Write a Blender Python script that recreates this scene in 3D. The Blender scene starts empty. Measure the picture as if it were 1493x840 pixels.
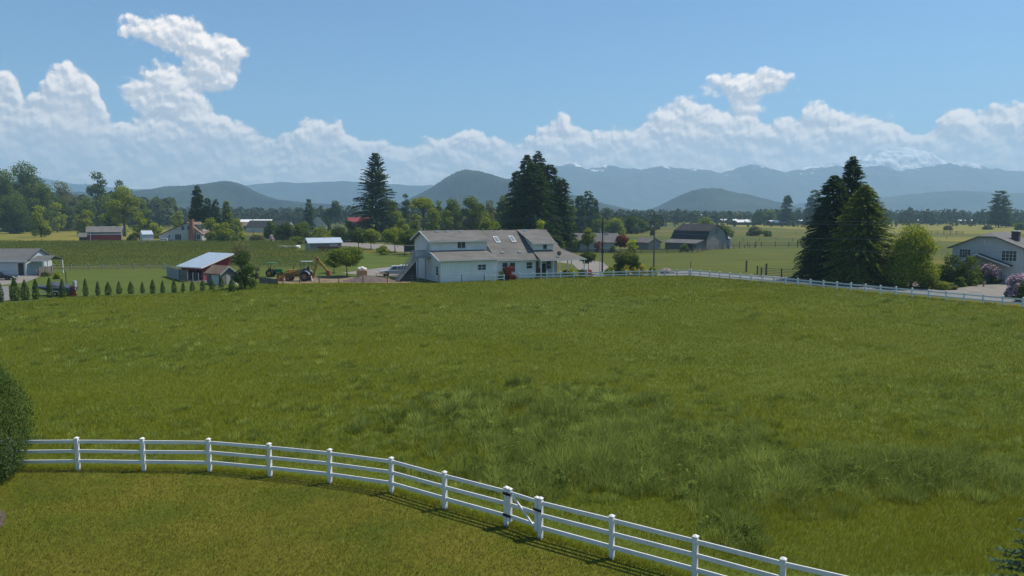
import bpy, math, random
import numpy as np
from mathutils import Vector, Matrix, Euler
R = math.radians
C = bpy.context.scene.collection
sc = bpy.context.scene
# ------------------------------------------------------------------ survey helpers
F, CX, CY, HC = 1080.0, 746.5, 420.0, 10.7
HOR = 311.0
P = math.atan((CY - HOR) / F)
def ray(px, py):
    a, b = px - CX, CY - py
    return Vector((a, F*math.cos(P) + b*math.sin(P), -F*math.sin(P) + b*math.cos(P)))
def G(px, py, z=0.0):
    d = ray(px, py); t = (z - HC) / d.z
    return Vector((d.x*t, d.y*t, z))
def Zat(py, Y):                       # height of a point seen at row py and ground distance Y
    return HC + Y*math.tan(math.atan((CY - py)/F) - P)
def At(px, Y, z=0.0):
    c = Y*math.cos(P) + (HC - z)*math.sin(P)
    return Vector(((px - CX)*c/F, Y, z))
def dist(base): return G(CX, base).y

# ------------------------------------------------------------------ materials
def nt(m): return m.node_tree.nodes, m.node_tree.links
def newmat(name):
    m = bpy.data.materials.new(name); m.use_nodes = True
    n, l = nt(m); n.clear()
    o = n.new('ShaderNodeOutputMaterial'); return m, n, l, o
def ramp(n, stops):
    r = n.new('ShaderNodeValToRGB'); e = r.color_ramp.elements
    while len(e) > 1: e.remove(e[-1])
    e[0].position = stops[0][0]; e[0].color = (*stops[0][1], 1)
    for p, c in stops[1:]:
        x = e.new(p); x.color = (*c, 1)
    return r
def sc3(c, k): return tuple(min(1, x*k) for x in c)
def mat(name, col, rough=.7, ns=2.0, amt=.18, metal=0.0, col2=None, stripes=None, bump=0.0, spec=.3, stretch=(1,1,1)):
    m, n, l, o = newmat(name)
    b = n.new('ShaderNodeBsdfPrincipled'); b.inputs['Roughness'].default_value = rough
    b.inputs['Metallic'].default_value = metal
    b.inputs['Specular IOR Level'].default_value = spec
    tc = n.new('ShaderNodeTexCoord'); mp = n.new('ShaderNodeMapping'); mp.inputs['Scale'].default_value = stretch
    l.new(tc.outputs['Object'], mp.inputs['Vector'])
    no = n.new('ShaderNodeTexNoise'); no.inputs['Scale'].default_value = ns; no.inputs['Detail'].default_value = 6
    no.inputs['Roughness'].default_value = .65
    l.new(mp.outputs[0], no.inputs['Vector'])
    c2 = col2 or sc3(col, 1 + amt)
    r = ramp(n, [(.3, sc3(col, 1 - amt)), (.7, c2)])
    l.new(no.outputs['Fac'], r.inputs['Fac'])
    out = r.outputs['Color']
    if stripes:                                   # boards, laps or seams: axis, period, darkness
        ax, per, dk = stripes
        sx = n.new('ShaderNodeSeparateXYZ'); l.new(tc.outputs['Object'], sx.inputs[0])
        d = n.new('ShaderNodeMath'); d.operation = 'DIVIDE'; d.inputs[1].default_value = per
        l.new(sx.outputs[ax], d.inputs[0])
        fr = n.new('ShaderNodeMath'); fr.operation = 'FRACT'; l.new(d.outputs[0], fr.inputs[0])
        cp = n.new('ShaderNodeMath'); cp.operation = 'LESS_THAN'; cp.inputs[1].default_value = .14
        l.new(fr.outputs[0], cp.inputs[0])
        mx = n.new('ShaderNodeMix'); mx.data_type = 'RGBA'; mx.blend_type = 'MULTIPLY'
        ml = n.new('ShaderNodeMath'); ml.operation = 'MULTIPLY'; ml.inputs[1].default_value = dk
        l.new(cp.outputs[0], ml.inputs[0]); l.new(ml.outputs[0], mx.inputs['Factor'])
        l.new(out, mx.inputs[6]); mx.inputs[7].default_value = (.35, .35, .38, 1)
        out = mx.outputs[2]
    l.new(out, b.inputs['Base Color'])
    if bump:
        bp = n.new('ShaderNodeBump'); bp.inputs['Strength'].default_value = bump; bp.inputs['Distance'].default_value = .05
        n2 = n.new('ShaderNodeTexNoise'); n2.inputs['Scale'].default_value = ns*6; n2.inputs['Detail'].default_value = 4
        l.new(tc.outputs['Object'], n2.inputs['Vector']); l.new(n2.outputs['Fac'], bp.inputs['Height'])
        l.new(bp.outputs[0], b.inputs['Normal'])
    l.new(b.outputs[0], o.inputs['Surface'])
    return m
def glassmat(name, col=(.03,.04,.05)):
    m, n, l, o = newmat(name)
    b = n.new('ShaderNodeBsdfPrincipled'); b.inputs['Base Color'].default_value = (*col, 1)
    b.inputs['Roughness'].default_value = .12; b.inputs['Specular IOR Level'].default_value = .6
    l.new(b.outputs[0], o.inputs['Surface']); return m
def leafmat(name, dark, light, trans=.42, nscale=.35, up=0.0):
    """foliage: colour of each leaf face varies with its own tint and with a slow noise through the crown"""
    m, n, l, o = newmat(name)
    at = n.new('ShaderNodeAttribute'); at.attribute_name = 'tint'
    ge = n.new('ShaderNodeNewGeometry')
    no = n.new('ShaderNodeTexNoise'); no.inputs['Scale'].default_value = nscale; no.inputs['Detail'].default_value = 3
    l.new(ge.outputs['Position'], no.inputs['Vector'])
    ad = n.new('ShaderNodeMath'); ad.operation = 'MULTIPLY_ADD'; ad.inputs[1].default_value = .55
    l.new(at.outputs['Fac'], ad.inputs[0])
    mm = n.new('ShaderNodeMath'); mm.operation = 'MULTIPLY'; mm.inputs[1].default_value = .5
    l.new(no.outputs['Fac'], mm.inputs[0]); l.new(mm.outputs[0], ad.inputs[2])
    r = ramp(n, [(.1, dark), (.85, light)])
    l.new(ad.outputs[0], r.inputs['Fac'])
    b = n.new('ShaderNodeBsdfDiffuse')
    if up:                                        # fine blades: the sward's mean slope is shaded, not each sliver alone
        vm = n.new('ShaderNodeVectorMath'); vm.operation = 'MULTIPLY'; vm.inputs[1].default_value = (1-up,)*3
        va = n.new('ShaderNodeVectorMath'); va.operation = 'ADD'; va.inputs[1].default_value = (0, 0, up)
        vn = n.new('ShaderNodeVectorMath'); vn.operation = 'NORMALIZE'
        l.new(ge.outputs['Normal'], vm.inputs[0]); l.new(vm.outputs[0], va.inputs[0]); l.new(va.outputs[0], vn.inputs[0])
        l.new(vn.outputs[0], b.inputs['Normal'])
    t = n.new('ShaderNodeBsdfTranslucent'); mx = n.new('ShaderNodeMixShader'); mx.inputs[0].default_value = trans
    l.new(r.outputs['Color'], b.inputs['Color']); l.new(r.outputs['Color'], t.inputs['Color'])
    l.new(b.outputs[0], mx.inputs[1]); l.new(t.outputs[0], mx.inputs[2])
    l.new(mx.outputs[0], o.inputs['Surface'])
    return m
M = {}
M['fir_dark'] = leafmat('fir_dark', (0.025,0.054,0.016), (0.092,0.145,0.037), .3)
M['fir_green'] = leafmat('fir_green', (0.071,0.116,0.016), (0.246,0.290,0.039), .3)
M['fir_blue'] = leafmat('fir_blue', (.045,.085,.055), (.17,.26,.16), .3, 1.5)
M['cypress'] = leafmat('cypress', (.022,.045,.014), (.12,.18,.045), .25, 1.2)
M['decid'] = leafmat('decid', (0.061,0.098,0.016), (0.205,0.261,0.039))
M['decid_dark'] = leafmat('decid_dark', (0.037,0.066,0.016), (0.123,0.174,0.033))
M['decid_bright'] = leafmat('decid_bright', (0.123,0.165,0.016), (0.348,0.388,0.039))
M['decid_grey'] = leafmat('decid_grey', (0.103,0.116,0.046), (0.246,0.232,0.099))
M['lime'] = leafmat('lime', (0.205,0.253,0.020), (0.491,0.524,0.039))
M['red_leaf'] = leafmat('red_leaf', (0.071,0.020,0.016), (0.267,0.068,0.039))
M['rust_leaf'] = leafmat('rust_leaf', (0.103,0.049,0.016), (0.306,0.116,0.039))
M['pink_flower'] = leafmat('pink_flower', (.50,.27,.44), (.85,.60,.78))
M['pale_flower'] = leafmat('pale_flower', (0.385,0.275,0.275), (0.682,0.550,0.550))
M['red_flower'] = leafmat('red_flower', (0.440,0.066,0.088), (0.660,0.165,0.165))
M['yellow_flower'] = leafmat('yellow_flower', (0.385,0.308,0.011), (0.715,0.605,0.044))
M['white_flower'] = leafmat('white_flower', (0.330,0.352,0.242), (0.660,0.682,0.550))
M['berry'] = leafmat('berry', (.060,.090,.014), (.165,.195,.040), .35, .08)
M['far_tree'] = leafmat('far_tree', (.012,.024,.013), (.075,.095,.028), .1, .02)
M['bark'] = mat('bark', (.09,.07,.055), .9, 3, .4)
M['bark_grey'] = mat('bark_grey', (.16,.145,.13), .9, 3, .35)
M['vinyl'] = mat('vinyl', (.74,.72,.69), .4, 1.6, .09, col2=(.84,.82,.80), spec=.35)
M['vinyl_old'] = mat('vinyl_old', (.66,.69,.70), .5, .8, .10)
M['siding_white'] = mat('siding_white', (.78,.77,.74), .6, .5, .08, stripes=(0, .41, .22))
M['siding_plain'] = mat('siding_plain', (.78,.77,.74), .6, .5, .08, stripes=(2, .22, .18))
M['siding_side'] = mat('siding_side', (.60,.61,.60), .6, .5, .08, stripes=(1, .41, .22))
M['trim'] = mat('trim', (.72,.72,.70), .5, 1, .05)
M['shingle'] = mat('shingle', (.135,.128,.12), .9, .35, .28, bump=.6, stretch=(1, 2.2, 2.2))
M['shingle_dark'] = mat('shingle_dark', (.035,.036,.04), .9, .5, .2, bump=.4)
M['shingle_brown'] = mat('shingle_brown', (.17,.12,.09), .9, .5, .25, bump=.4)
M['shingle_grey'] = mat('shingle_grey', (.12,.12,.12), .85, .4, .2, bump=.4)
M['metal_blue'] = mat('metal_blue', (.55,.62,.68), .38, .6, .08, metal=.45, stripes=(0, .8, .25))
M['metal_white'] = mat('metal_white', (.74,.75,.74), .5, .5, .08, stripes=(0, 1.2, .15))
M['metal_green'] = mat('metal_green', (.40,.46,.44), .4, .5, .1, metal=.3)
M['wall_red'] = mat('wall_red', (.25,.028,.03), .7, 1, .2, stripes=(1, .4, .4))
M['wall_redx'] = mat('wall_redx', (.27,.03,.035), .7, 1, .2, stripes=(0, .4, .4))
M['wall_grey'] = mat('wall_grey', (.24,.23,.21), .85, 1, .25, stripes=(0, .3, .3))
M['wall_greyblue'] = mat('wall_greyblue', (.55,.56,.54), .7, .6, .08, stripes=(2, .22, .2))
M['wall_blueside'] = mat('wall_blueside', (.48,.52,.53), .7, .6, .08, stripes=(2, .22, .2))
M['wall_cream'] = mat('wall_cream', (.50,.49,.45), .7, .6, .1, stripes=(2, .25, .2))
M['wall_dark'] = mat('wall_dark', (.05,.045,.04), .8, 1, .2)
M['board'] = mat('board', (.17,.15,.13), .85, 2, .35, stripes=(0, .16, .5))
M['board_grey'] = mat('board_grey', (.30,.31,.31), .85, 2, .2, stripes=(0, .2, .4))
M['barnwood'] = mat('barnwood', (.26,.245,.235), .85, 1.2, .2, stripes=(0, .32, .35))
M['barnwood_y'] = mat('barnwood_y', (.17,.16,.155), .85, 1.2, .2, stripes=(1, .32, .35))
M['post'] = mat('post', (.11,.09,.07), .9, 4, .3)
M['pole'] = mat('pole', (.17,.145,.12), .9, 3, .3)
M['pole_dark'] = mat('pole_dark', (.035,.03,.028), .9, 3, .2)
M['brick'] = mat('brick', (.33,.15,.105), .85, 4, .25, stripes=(2, .15, .3))
M['chimney_dark'] = mat('chimney_dark', (.10,.07,.07), .85, 4, .25, stripes=(2, .15, .3))
M['glass'] = glassmat('glass')
M['glass_sky'] = glassmat('glass_sky', (.16,.20,.23))
M['black'] = mat('black', (.015,.015,.017), .5, 3, .2)
M['rubber'] = mat('rubber', (.022,.022,.024), .8, 6, .3)
M['rim'] = mat('rim', (.45,.45,.46), .35, 3, .1, metal=.6)
M['rim_rust'] = mat('rim_rust', (.30,.13,.06), .7, 3, .2)
M['paint_black'] = mat('paint_black', (.012,.012,.016), .2, 1, .1, spec=.6)
M['paint_silver'] = mat('paint_silver', (.50,.51,.51), .3, 1, .05, metal=.3)
M['paint_white'] = mat('paint_white', (.72,.73,.74), .3, 1, .05)
M['paint_blue'] = mat('paint_blue', (.05,.08,.15), .3, 1, .1)
M['paint_yellow'] = mat('paint_yellow', (.36,.215,.05), .6, 2.5, .45)
M['paint_orange'] = mat('paint_orange', (.25,.10,.035), .7, 3, .4)
M['paint_green'] = mat('paint_green', (.03,.16,.035), .4, 1, .15)
M['tarp'] = mat('tarp', (.06,.075,.10), .6, 1.5, .3, bump=.5)
M['tarp_pale'] = mat('tarp_pale', (.30,.34,.35), .6, 1.5, .25, bump=.5)
M['asphalt'] = mat('asphalt', (.17,.165,.165), .9, .3, .18, bump=.3)
M['gravel'] = mat('gravel', (.205,.185,.165), .95, .5, .25, bump=.4)
M['dirt'] = mat('dirt', (.20,.145,.085), .95, .8, .35, bump=.5)
M['soil'] = mat('soil', (.11,.06,.04), .95, 2, .35, bump=.5)
M['mulch'] = mat('mulch', (.13,.095,.085), .95, 2, .35, bump=.5)
M['pallet'] = mat('pallet', (.42,.25,.13), .8, 3, .2)
M['plastic_white'] = mat('plastic_white', (.7,.71,.71), .5, 3, .05)
M['concrete'] = mat('concrete', (.33,.31,.285), .9, 1, .15)
M['wire'] = mat('wire', (.25,.27,.29), .5, 1, .1)
M['rail_metal'] = mat('rail_metal', (.05,.06,.06), .6, 2, .2)
M['feather'] = mat('feather', (.75,.74,.70), .8, 9, .1)

# ------------------------------------------------------------------ object helpers
def tag(o, label=None, cat=None, group=None, kind=None):
    if label: o['label'] = label
    if cat: o['category'] = cat
    if group: o['group'] = group
    if kind: o['kind'] = kind
    return o
def thing(name, label, cat, loc=(0,0,0), rotz=0.0, group=None):
    o = bpy.data.objects.new(name, None); C.objects.link(o); o.empty_display_size = .3
    o.location = loc; o.rotation_euler = (0, 0, rotz)
    return tag(o, label, cat, group)
class MB:
    def __init__(s): s.v = []; s.f = []; s.m = []; s.T = Matrix.Identity(4)
    def add(s, vs, fs, mi=0):
        k = len(s.v); s.v += [tuple(s.T @ Vector(v)) for v in vs]
        for f in fs: s.f.append(tuple(i + k for i in f)); s.m.append(mi)
        return s
    def box(s, x0, x1, y0, y1, z0, z1, mi=0):
        v = [(x0,y0,z0),(x1,y0,z0),(x1,y1,z0),(x0,y1,z0),(x0,y0,z1),(x1,y0,z1),(x1,y1,z1),(x0,y1,z1)]
        return s.add(v, [(0,3,2,1),(4,5,6,7),(0,1,5,4),(1,2,6,5),(2,3,7,6),(3,0,4,7)], mi)
    def loft(s, a, b, mi=0, caps=True):              # two rings of equal length
        n = len(a); fs = [(i, (i+1) % n, n + (i+1) % n, n + i) for i in range(n)]
        if caps: fs += [tuple(reversed(range(n))), tuple(range(n, 2*n))]
        return s.add(list(a) + list(b), fs, mi)
    def prism(s, pts, ax, a, b, mi=0):               # 2-D polygon pulled along an axis from a to b
        def w(p, t):
            return {0: (t, p[0], p[1]), 1: (p[0], t, p[1]), 2: (p[0], p[1], t)}[ax]
        return s.loft([w(p, a) for p in pts], [w(p, b) for p in pts], mi)
    def cyl(s, p0, p1, r0, r1=None, n=8, mi=0):
        r1 = r0 if r1 is None else r1
        p0, p1 = Vector(p0), Vector(p1); d = (p1 - p0)
        if d.length < 1e-6: return s
        d.normalize(); u = d.orthogonal().normalized(); w = d.cross(u)
        ra = [p0 + (u*math.cos(2*math.pi*i/n) + w*math.sin(2*math.pi*i/n))*r0 for i in range(n)]
        rb = [p1 + (u*math.cos(2*math.pi*i/n) + w*math.sin(2*math.pi*i/n))*r1 for i in range(n)]
        return s.loft(ra, rb, mi)
    def tube(s, pts, rs, n=6, mi=0):
        for i in range(len(pts) - 1):
            s.cyl(pts[i], pts[i+1], rs[i] if hasattr(rs, '__len__') else rs, rs[i+1] if hasattr(rs, '__len__') else rs, n, mi)
        return s
    def slab(s, a, b, c, d, t, mi=0):                # quad with thickness below
        a, b, c, d = map(Vector, (a, b, c, d)); nn = (b - a).cross(d - a).normalized()
        if nn.z < 0: nn = -nn
        return s.loft([p - nn*t for p in (a, b, c, d)], [a, b, c, d], mi)
    def beam(s, p0, p1, w, h, mi=0):                 # rectangular bar with horizontal width w and height h
        p0, p1 = Vector(p0), Vector(p1); d = (p1 - p0).normalized()
        u = Vector((0,0,1)).cross(d)
        u = Vector((1,0,0)) if u.length < 1e-4 else u.normalized()
        v = d.cross(u)
        r = [u*w/2 + v*h/2, -u*w/2 + v*h/2, -u*w/2 - v*h/2, u*w/2 - v*h/2]
        return s.loft([p0 + q for q in r], [p1 + q for q in r], mi)
    def ball(s, c, rx, ry=None, rz=None, n=8, mi=0):
        ry = ry or rx; rz = rz or rx; vs = []; fs = []
        k = n//2 + 1
        for i in range(k):
            t = math.pi*(i + .02)/(k - 1 + .04)
            for j in range(n):
                a = 2*math.pi*j/n
                vs.append((c[0] + rx*math.sin(t)*math.cos(a), c[1] + ry*math.sin(t)*math.sin(a), c[2] + rz*math.cos(t)))
        for i in range(k - 1):
            for j in range(n):
                fs.append((i*n + j, (i+1)*n + j, (i+1)*n + (j+1) % n, i*n + (j+1) % n))
        return s.add(vs, fs, mi)
    def build(s, name, m, parent=None, smooth=False, bevel=0):
        me = bpy.data.meshes.new(name); me.from_pydata(s.v, [], s.f)
        for x in (m if isinstance(m, (list, tuple)) else [m]): me.materials.append(M[x] if isinstance(x, str) else x)
        me.polygons.foreach_set('material_index', s.m)
        if smooth: me.polygons.foreach_set('use_smooth', [True]*len(s.f))
        me.update()
        import bmesh
        bm = bmesh.new(); bm.from_mesh(me); bmesh.ops.recalc_face_normals(bm, faces=bm.faces); bm.to_mesh(me); bm.free()
        o = bpy.data.objects.new(name, me); C.objects.link(o)
        if parent: o.parent = parent
        if bevel:
            b = o.modifiers.new('bevel', 'BEVEL'); b.width = bevel; b.segments = 2; b.limit_method = 'ANGLE'
        return o
def sheet(name, pts, m, z, kind='structure', label=None):
    me = bpy.data.meshes.new(name)
    me.from_pydata([(p[0], p[1], z) for p in pts], [], [tuple(range(len(pts)))])
    me.materials.append(M[m] if isinstance(m, str) else m)
    import bmesh
    bm = bmesh.new(); bm.from_mesh(me)
    for f in bm.faces:
        f.normal_update()
        if f.normal.z < 0: f.normal_flip()
    bmesh.ops.triangulate(bm, faces=bm.faces); bm.to_mesh(me); bm.free()
    o = bpy.data.objects.new(name, me); C.objects.link(o)
    return tag(o, label=label, kind=kind)
def GP(*pts): return [G(*p) for p in pts]

# ------------------------------------------------------------------ numpy mesh helpers
def npmesh(name, V, Fc, m, parent=None, attrs=None, smooth=False):
    me = bpy.data.meshes.new(name); nv, nf, k = len(V), len(Fc), Fc.shape[1]
    me.vertices.add(nv); me.vertices.foreach_set('co', V.astype(np.float32).ravel())
    me.loops.add(nf*k); me.loops.foreach_set('vertex_index', Fc.astype(np.int32).ravel())
    me.polygons.add(nf); me.polygons.foreach_set('loop_start', np.arange(0, nf*k, k, dtype=np.int32))
    me.polygons.foreach_set('loop_total', np.full(nf, k, dtype=np.int32))
    me.update(calc_edges=True)
    for an, vals in (attrs or {}).items():
        a = me.attributes.new(an, 'FLOAT', 'FACE'); a.data.foreach_set('value', vals.astype(np.float32))
    if smooth: me.polygons.foreach_set('use_smooth', np.ones(nf, dtype=bool))
    me.materials.append(M[m] if isinstance(m, str) else m)
    o = bpy.data.objects.new(name, me); C.objects.link(o)
    if parent: o.parent = parent
    return o
def unit(a): return a/np.maximum(np.linalg.norm(a, axis=1, keepdims=True), 1e-9)
def leaf_verts(Cn, S, rng, N=None, A=None, wide=.75):
    n = len(Cn)
    nn = rng.normal(size=(n, 3)) if N is None else N
    nn = unit(nn)
    a = unit(np.cross(nn, rng.normal(size=(n, 3)))) if A is None else unit(A - nn*np.sum(A*nn, axis=1, keepdims=True))
    b = np.cross(nn, a); S = S[:, None]
    V = np.stack([Cn + a*S*.5, Cn + b*S*.5*wide, Cn - a*S*.5, Cn - b*S*.5*wide], axis=1).reshape(-1, 3)
    return V, np.arange(4*n).reshape(-1, 4)
_grids = {}
def vnoise(x, y, scale, seed=0):
    if seed not in _grids: _grids[seed] = np.random.default_rng(seed + 777).random((256, 256))
    g = _grids[seed]; x = np.asarray(x, float)/scale; y = np.asarray(y, float)/scale
    xi = np.floor(x).astype(int); yi = np.floor(y).astype(int); fx = x - xi; fy = y - yi
    fx = fx*fx*(3-2*fx); fy = fy*fy*(3-2*fy)
    a = g[xi % 256, yi % 256]; b = g[(xi+1) % 256, yi % 256]; c = g[xi % 256, (yi+1) % 256]; d = g[(xi+1) % 256, (yi+1) % 256]
    return (a*(1-fx) + b*fx)*(1-fy) + (c*(1-fx) + d*fx)*fy
def fbm(x, y, scale, seed=0, octv=4):
    s = 0; w = 1; t = 0
    for i in range(octv):
        s = s + w*vnoise(x, y, scale/2**i, seed + i); t += w; w *= .5
    return s/t

# ------------------------------------------------------------------ camera, light, sky, haze
cam = bpy.data.objects.new('camera', bpy.data.cameras.new('camera')); C.objects.link(cam)
cam.location = (0, 0, HC); cam.rotation_euler = (R(90) - P, 0, 0)
cam.data.sensor_width = 36; cam.data.lens = 36*F/1493; cam.data.clip_start = .1; cam.data.clip_end = 40000
sc.camera = cam
SUN = Vector((.75, .33, 1.38)).normalized()
SEL = math.asin(SUN.z); SAZ = math.atan2(SUN.x, SUN.y)
sl = bpy.data.lights.new('sun', 'SUN'); sl.energy = 5.0; sl.angle = R(.53); sl.color = (1, .925, .79)
so = bpy.data.objects.new('sun', sl); C.objects.link(so); so.rotation_euler = SUN.to_track_quat('Z', 'Y').to_euler()
sc.view_settings.view_transform = 'Standard'; sc.view_settings.look = 'None'
sc.view_settings.exposure = 0.10; sc.view_settings.gamma = 1
sc.cycles.use_denoising = True
try: sc.cycles.denoiser = 'OPENIMAGEDENOISE'
except Exception: pass
sc.cycles.max_bounces = 6; sc.cycles.diffuse_bounces = 3; sc.cycles.glossy_bounces = 2
sc.cycles.transmission_bounces = 3; sc.cycles.transparent_max_bounces = 4; sc.cycles.volume_bounces = 1
sc.cycles.caustics_reflective = False; sc.cycles.caustics_refractive = False
sc.cycles.use_adaptive_sampling = True; sc.cycles.adaptive_threshold = .015
sc.cycles.sample_clamp_indirect = 6

w = bpy.data.worlds.new('World'); sc.world = w; w.use_nodes = True
n, l = w.node_tree.nodes, w.node_tree.links; n.clear()
def nd(t, **k):
    x = n.new(t)
    for a, b in k.items(): setattr(x, a, b)
    return x
def mth(op, a, b=None, c=None, clamp=False):
    x = nd('ShaderNodeMath', operation=op, use_clamp=clamp)
    for i, v in enumerate((a, b, c)):
        if v is None: continue
        if isinstance(v, (int, float)): x.inputs[i].default_value = v
        else: l.new(v, x.inputs[i])
    return x.outputs[0]
def vth(op, a, b=None):
    x = nd('ShaderNodeVectorMath', operation=op)
    for i, v in enumerate((a, b)):
        if v is None: continue
        if isinstance(v, tuple): x.inputs[i].default_value = v
        else: l.new(v, x.inputs[i])
    return x.outputs['Value'] if op in ('LENGTH', 'DOT_PRODUCT') else x.outputs[0]
def smooth(v, a, b):
    x = nd('ShaderNodeMapRange', interpolation_type='SMOOTHSTEP')
    l.new(v, x.inputs[0]); x.inputs[1].default_value = a; x.inputs[2].default_value = b
    return x.outputs[0]
def mixc(f, a, b, bt='MIX'):
    x = nd('ShaderNodeMix', data_type='RGBA', blend_type=bt)
    for i, v in ((0, f), (6, a), (7, b)):
        if isinstance(v, (int, float)): x.inputs[i].default_value = v
        elif isinstance(v, tuple): x.inputs[i].default_value = (*v, 1)
        else: l.new(v, x.inputs[i])
    return x.outputs[2]
sky = nd('ShaderNodeTexSky', sky_type='NISHITA'); sky.sun_disc = False
sky.sun_elevation = SEL; sky.sun_rotation = SAZ; sky.altitude = 200; sky.air_density = 1.0; sky.dust_density = .6; sky.ozone_density = 1.5
tc = nd('ShaderNodeTexCoord'); sp = nd('ShaderNodeSeparateXYZ'); l.new(tc.outputs['Generated'], sp.inputs[0])
az = mth('MULTIPLY', mth('ARCTAN2', sp.outputs[0], sp.outputs[1]), 180/math.pi)
el = mth('MULTIPLY', mth('ARCSINE', sp.outputs[2]), 180/math.pi)
def ae(px, py):
    d = ray(px, py).normalized()
    return math.degrees(math.atan2(d.x, d.y)), math.degrees(math.asin(d.z))
TOP = [(-370,300),(-270,230),(-150,130),(-60,100),(0,116),(18,118),(34,146),(52,138),(70,112),(84,98),(100,97),(116,108),(132,122),(144,140),(160,166),
 (175,180),(195,176),(225,165),(255,162),(290,154),(318,166),(345,184),(385,200),(412,210),(428,190),(445,181),(472,179),(490,184),(512,202),(545,213),(585,217),
 (620,213),(655,202),(695,195),(720,205),(745,213),(772,200),(800,186),(821,170),(838,188),(870,197),(905,190),(945,172),
 (975,158),(1005,153),(1030,162),(1060,166),(1095,172),(1115,188),(1140,178),(1158,176),(1172,160),(1203,155),(1222,172),
 (1250,174),(1290,173),(1318,184),(1334,204),(1352,196),(1370,176),(1395,160),(1415,158),(1430,174),(1462,178),(1493,163),(1530,150),(1650,175),(1760,240),(1860,300)]
A0, A1, EMAX = -50.0, 50.0, 20.0
pts = [((ae(x, y)[0] - A0)/(A1 - A0), max(0, ae(x, y)[1])/EMAX) for x, y in TOP]
ELL = [(228,43,26,13),(256,52,28,15),(288,70,24,24),(320,80,27,24),(302,106,32,24),(240,112,36,16),(228,138,32,26),(262,148,40,30),
       (1094,128,38,18),(1062,122,15,7),(1088,150,26,14),(990,153,12,7),(1465,178,30,14)]
def field(a, e):
    """how deep inside the cumulus bank a direction is, in degrees; puffs come from layered rounded cells"""
    cb = nd('ShaderNodeCombineXYZ'); l.new(a, cb.inputs[0]); l.new(e, cb.inputs[1])
    wn = nd('ShaderNodeTexNoise', noise_dimensions='2D'); wn.inputs['Scale'].default_value = .55; wn.inputs['Detail'].default_value = 4
    l.new(cb.outputs[0], wn.inputs['Vector'])
    wv = vth('MULTIPLY', vth('SUBTRACT', wn.outputs['Color'], (.5, .5, .5)), (1.1, .8, 0))
    p = vth('ADD', cb.outputs[0], wv)
    s2 = nd('ShaderNodeSeparateXYZ'); l.new(p, s2.inputs[0])
    an = mth('DIVIDE', mth('SUBTRACT', s2.outputs[0], A0), A1 - A0)
    fx = n.new('ShaderNodeFloatCurve'); fx.mapping.initialize()
    c2 = fx.mapping.curves[0]
    c2.points[0].location = (0, 0); c2.points[1].location = (1, 0)
    for q in pts:
        if 0 < q[0] < 1: c2.points.new(*q)
    fx.mapping.update(); l.new(an, fx.inputs['Value'])
    h = mth('MULTIPLY', fx.outputs[0], EMAX)
    f = mth('SUBTRACT', h, s2.outputs[1])
    for (x, y, rx, ry) in ELL:
        c = ae(x, y); k = 1/18.5
        dd = vth('LENGTH', vth('MULTIPLY', vth('SUBTRACT', p, (c[0], c[1], 0)), (ry/rx, 1, 0)))
        f = mth('MAXIMUM', f, mth('SUBTRACT', ry*k, dd))
    vo = nd('ShaderNodeTexVoronoi', feature='SMOOTH_F1', voronoi_dimensions='2D'); vo.inputs['Scale'].default_value = .5
    vo.inputs['Smoothness'].default_value = .5; vo.inputs['Detail'].default_value = 2.4; vo.inputs['Roughness'].default_value = .45
    vo.inputs['Lacunarity'].default_value = 2.3; vo.normalize = True
    l.new(vth('MULTIPLY', p, (1, 1.25, 1)), vo.inputs['Vector'])
    no = nd('ShaderNodeTexNoise', noise_dimensions='2D'); no.inputs['Scale'].default_value = 2.2; no.inputs['Detail'].default_value = 5; no.inputs['Roughness'].default_value = .6
    l.new(cb.outputs[0], no.inputs['Vector'])
    bl = mth('SUBTRACT', .42, vo.outputs['Distance'])
    bl = mth('ADD', mth('MULTIPLY', bl, 2.1), mth('MULTIPLY', mth('SUBTRACT', no.outputs['Fac'], .5), .5))
    core = nd('ShaderNodeMath', operation='SMOOTH_MIN'); l.new(f, core.inputs[0]); core.inputs[1].default_value = .55; core.inputs[2].default_value = .8
    return mth('ADD', f, bl), h, mth('ADD', mth('MULTIPLY', core.outputs[0], .8), bl)
f0, h0, s0 = field(az, el)
f1, _, s1 = field(mth('ADD', az, .16), mth('ADD', el, .30))
alpha = smooth(f0, -.12, .34)
sh = smooth(mth('SUBTRACT', s0, s1), -.26, .48)
deep = smooth(mth('SUBTRACT', h0, el), .8, 5.0)
low = smooth(el, 6.5, 1.0)
CL_LIT = (13.6, 12.2, 11.0); CL_SHADE = (5.8, 6.0, 6.5)  # lit and shaded sides of the puffs are painted in as colour
ccol = mixc(sh, CL_SHADE, CL_LIT)
ccol = mixc(mth('MULTIPLY', deep, .42), ccol, (9.8, 8.8, 8.4))
alpha = mth('MULTIPLY', alpha, mth('SUBTRACT', 1.0, mth('MULTIPLY', low, .30)))
skc = mixc(1.0, sky.outputs[0], (.68, .98, 1.17), 'MULTIPLY')
bg = nd('ShaderNodeBackground'); bg.inputs['Strength'].default_value = .1
l.new(mixc(alpha, skc, ccol), bg.inputs['Color'])
bg0 = nd('ShaderNodeBackground'); bg0.inputs['Strength'].default_value = .1; l.new(skc, bg0.inputs['Color'])
inz = mth('MULTIPLY', mth('LESS_THAN', mth('ABSOLUTE', mth('SUBTRACT', el, 8.0)), 9.5), mth('LESS_THAN', mth('ABSOLUTE', az), 50.0))
ms = nd('ShaderNodeMixShader'); l.new(inz, ms.inputs[0]); l.new(bg0.outputs[0], ms.inputs[1]); l.new(bg.outputs[0], ms.inputs[2])
wo = nd('ShaderNodeOutputWorld'); l.new(ms.outputs[0], wo.inputs['Surface'])
w.cycles.sampling_method = 'MANUAL'; w.cycles.sample_map_resolution = 256

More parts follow.
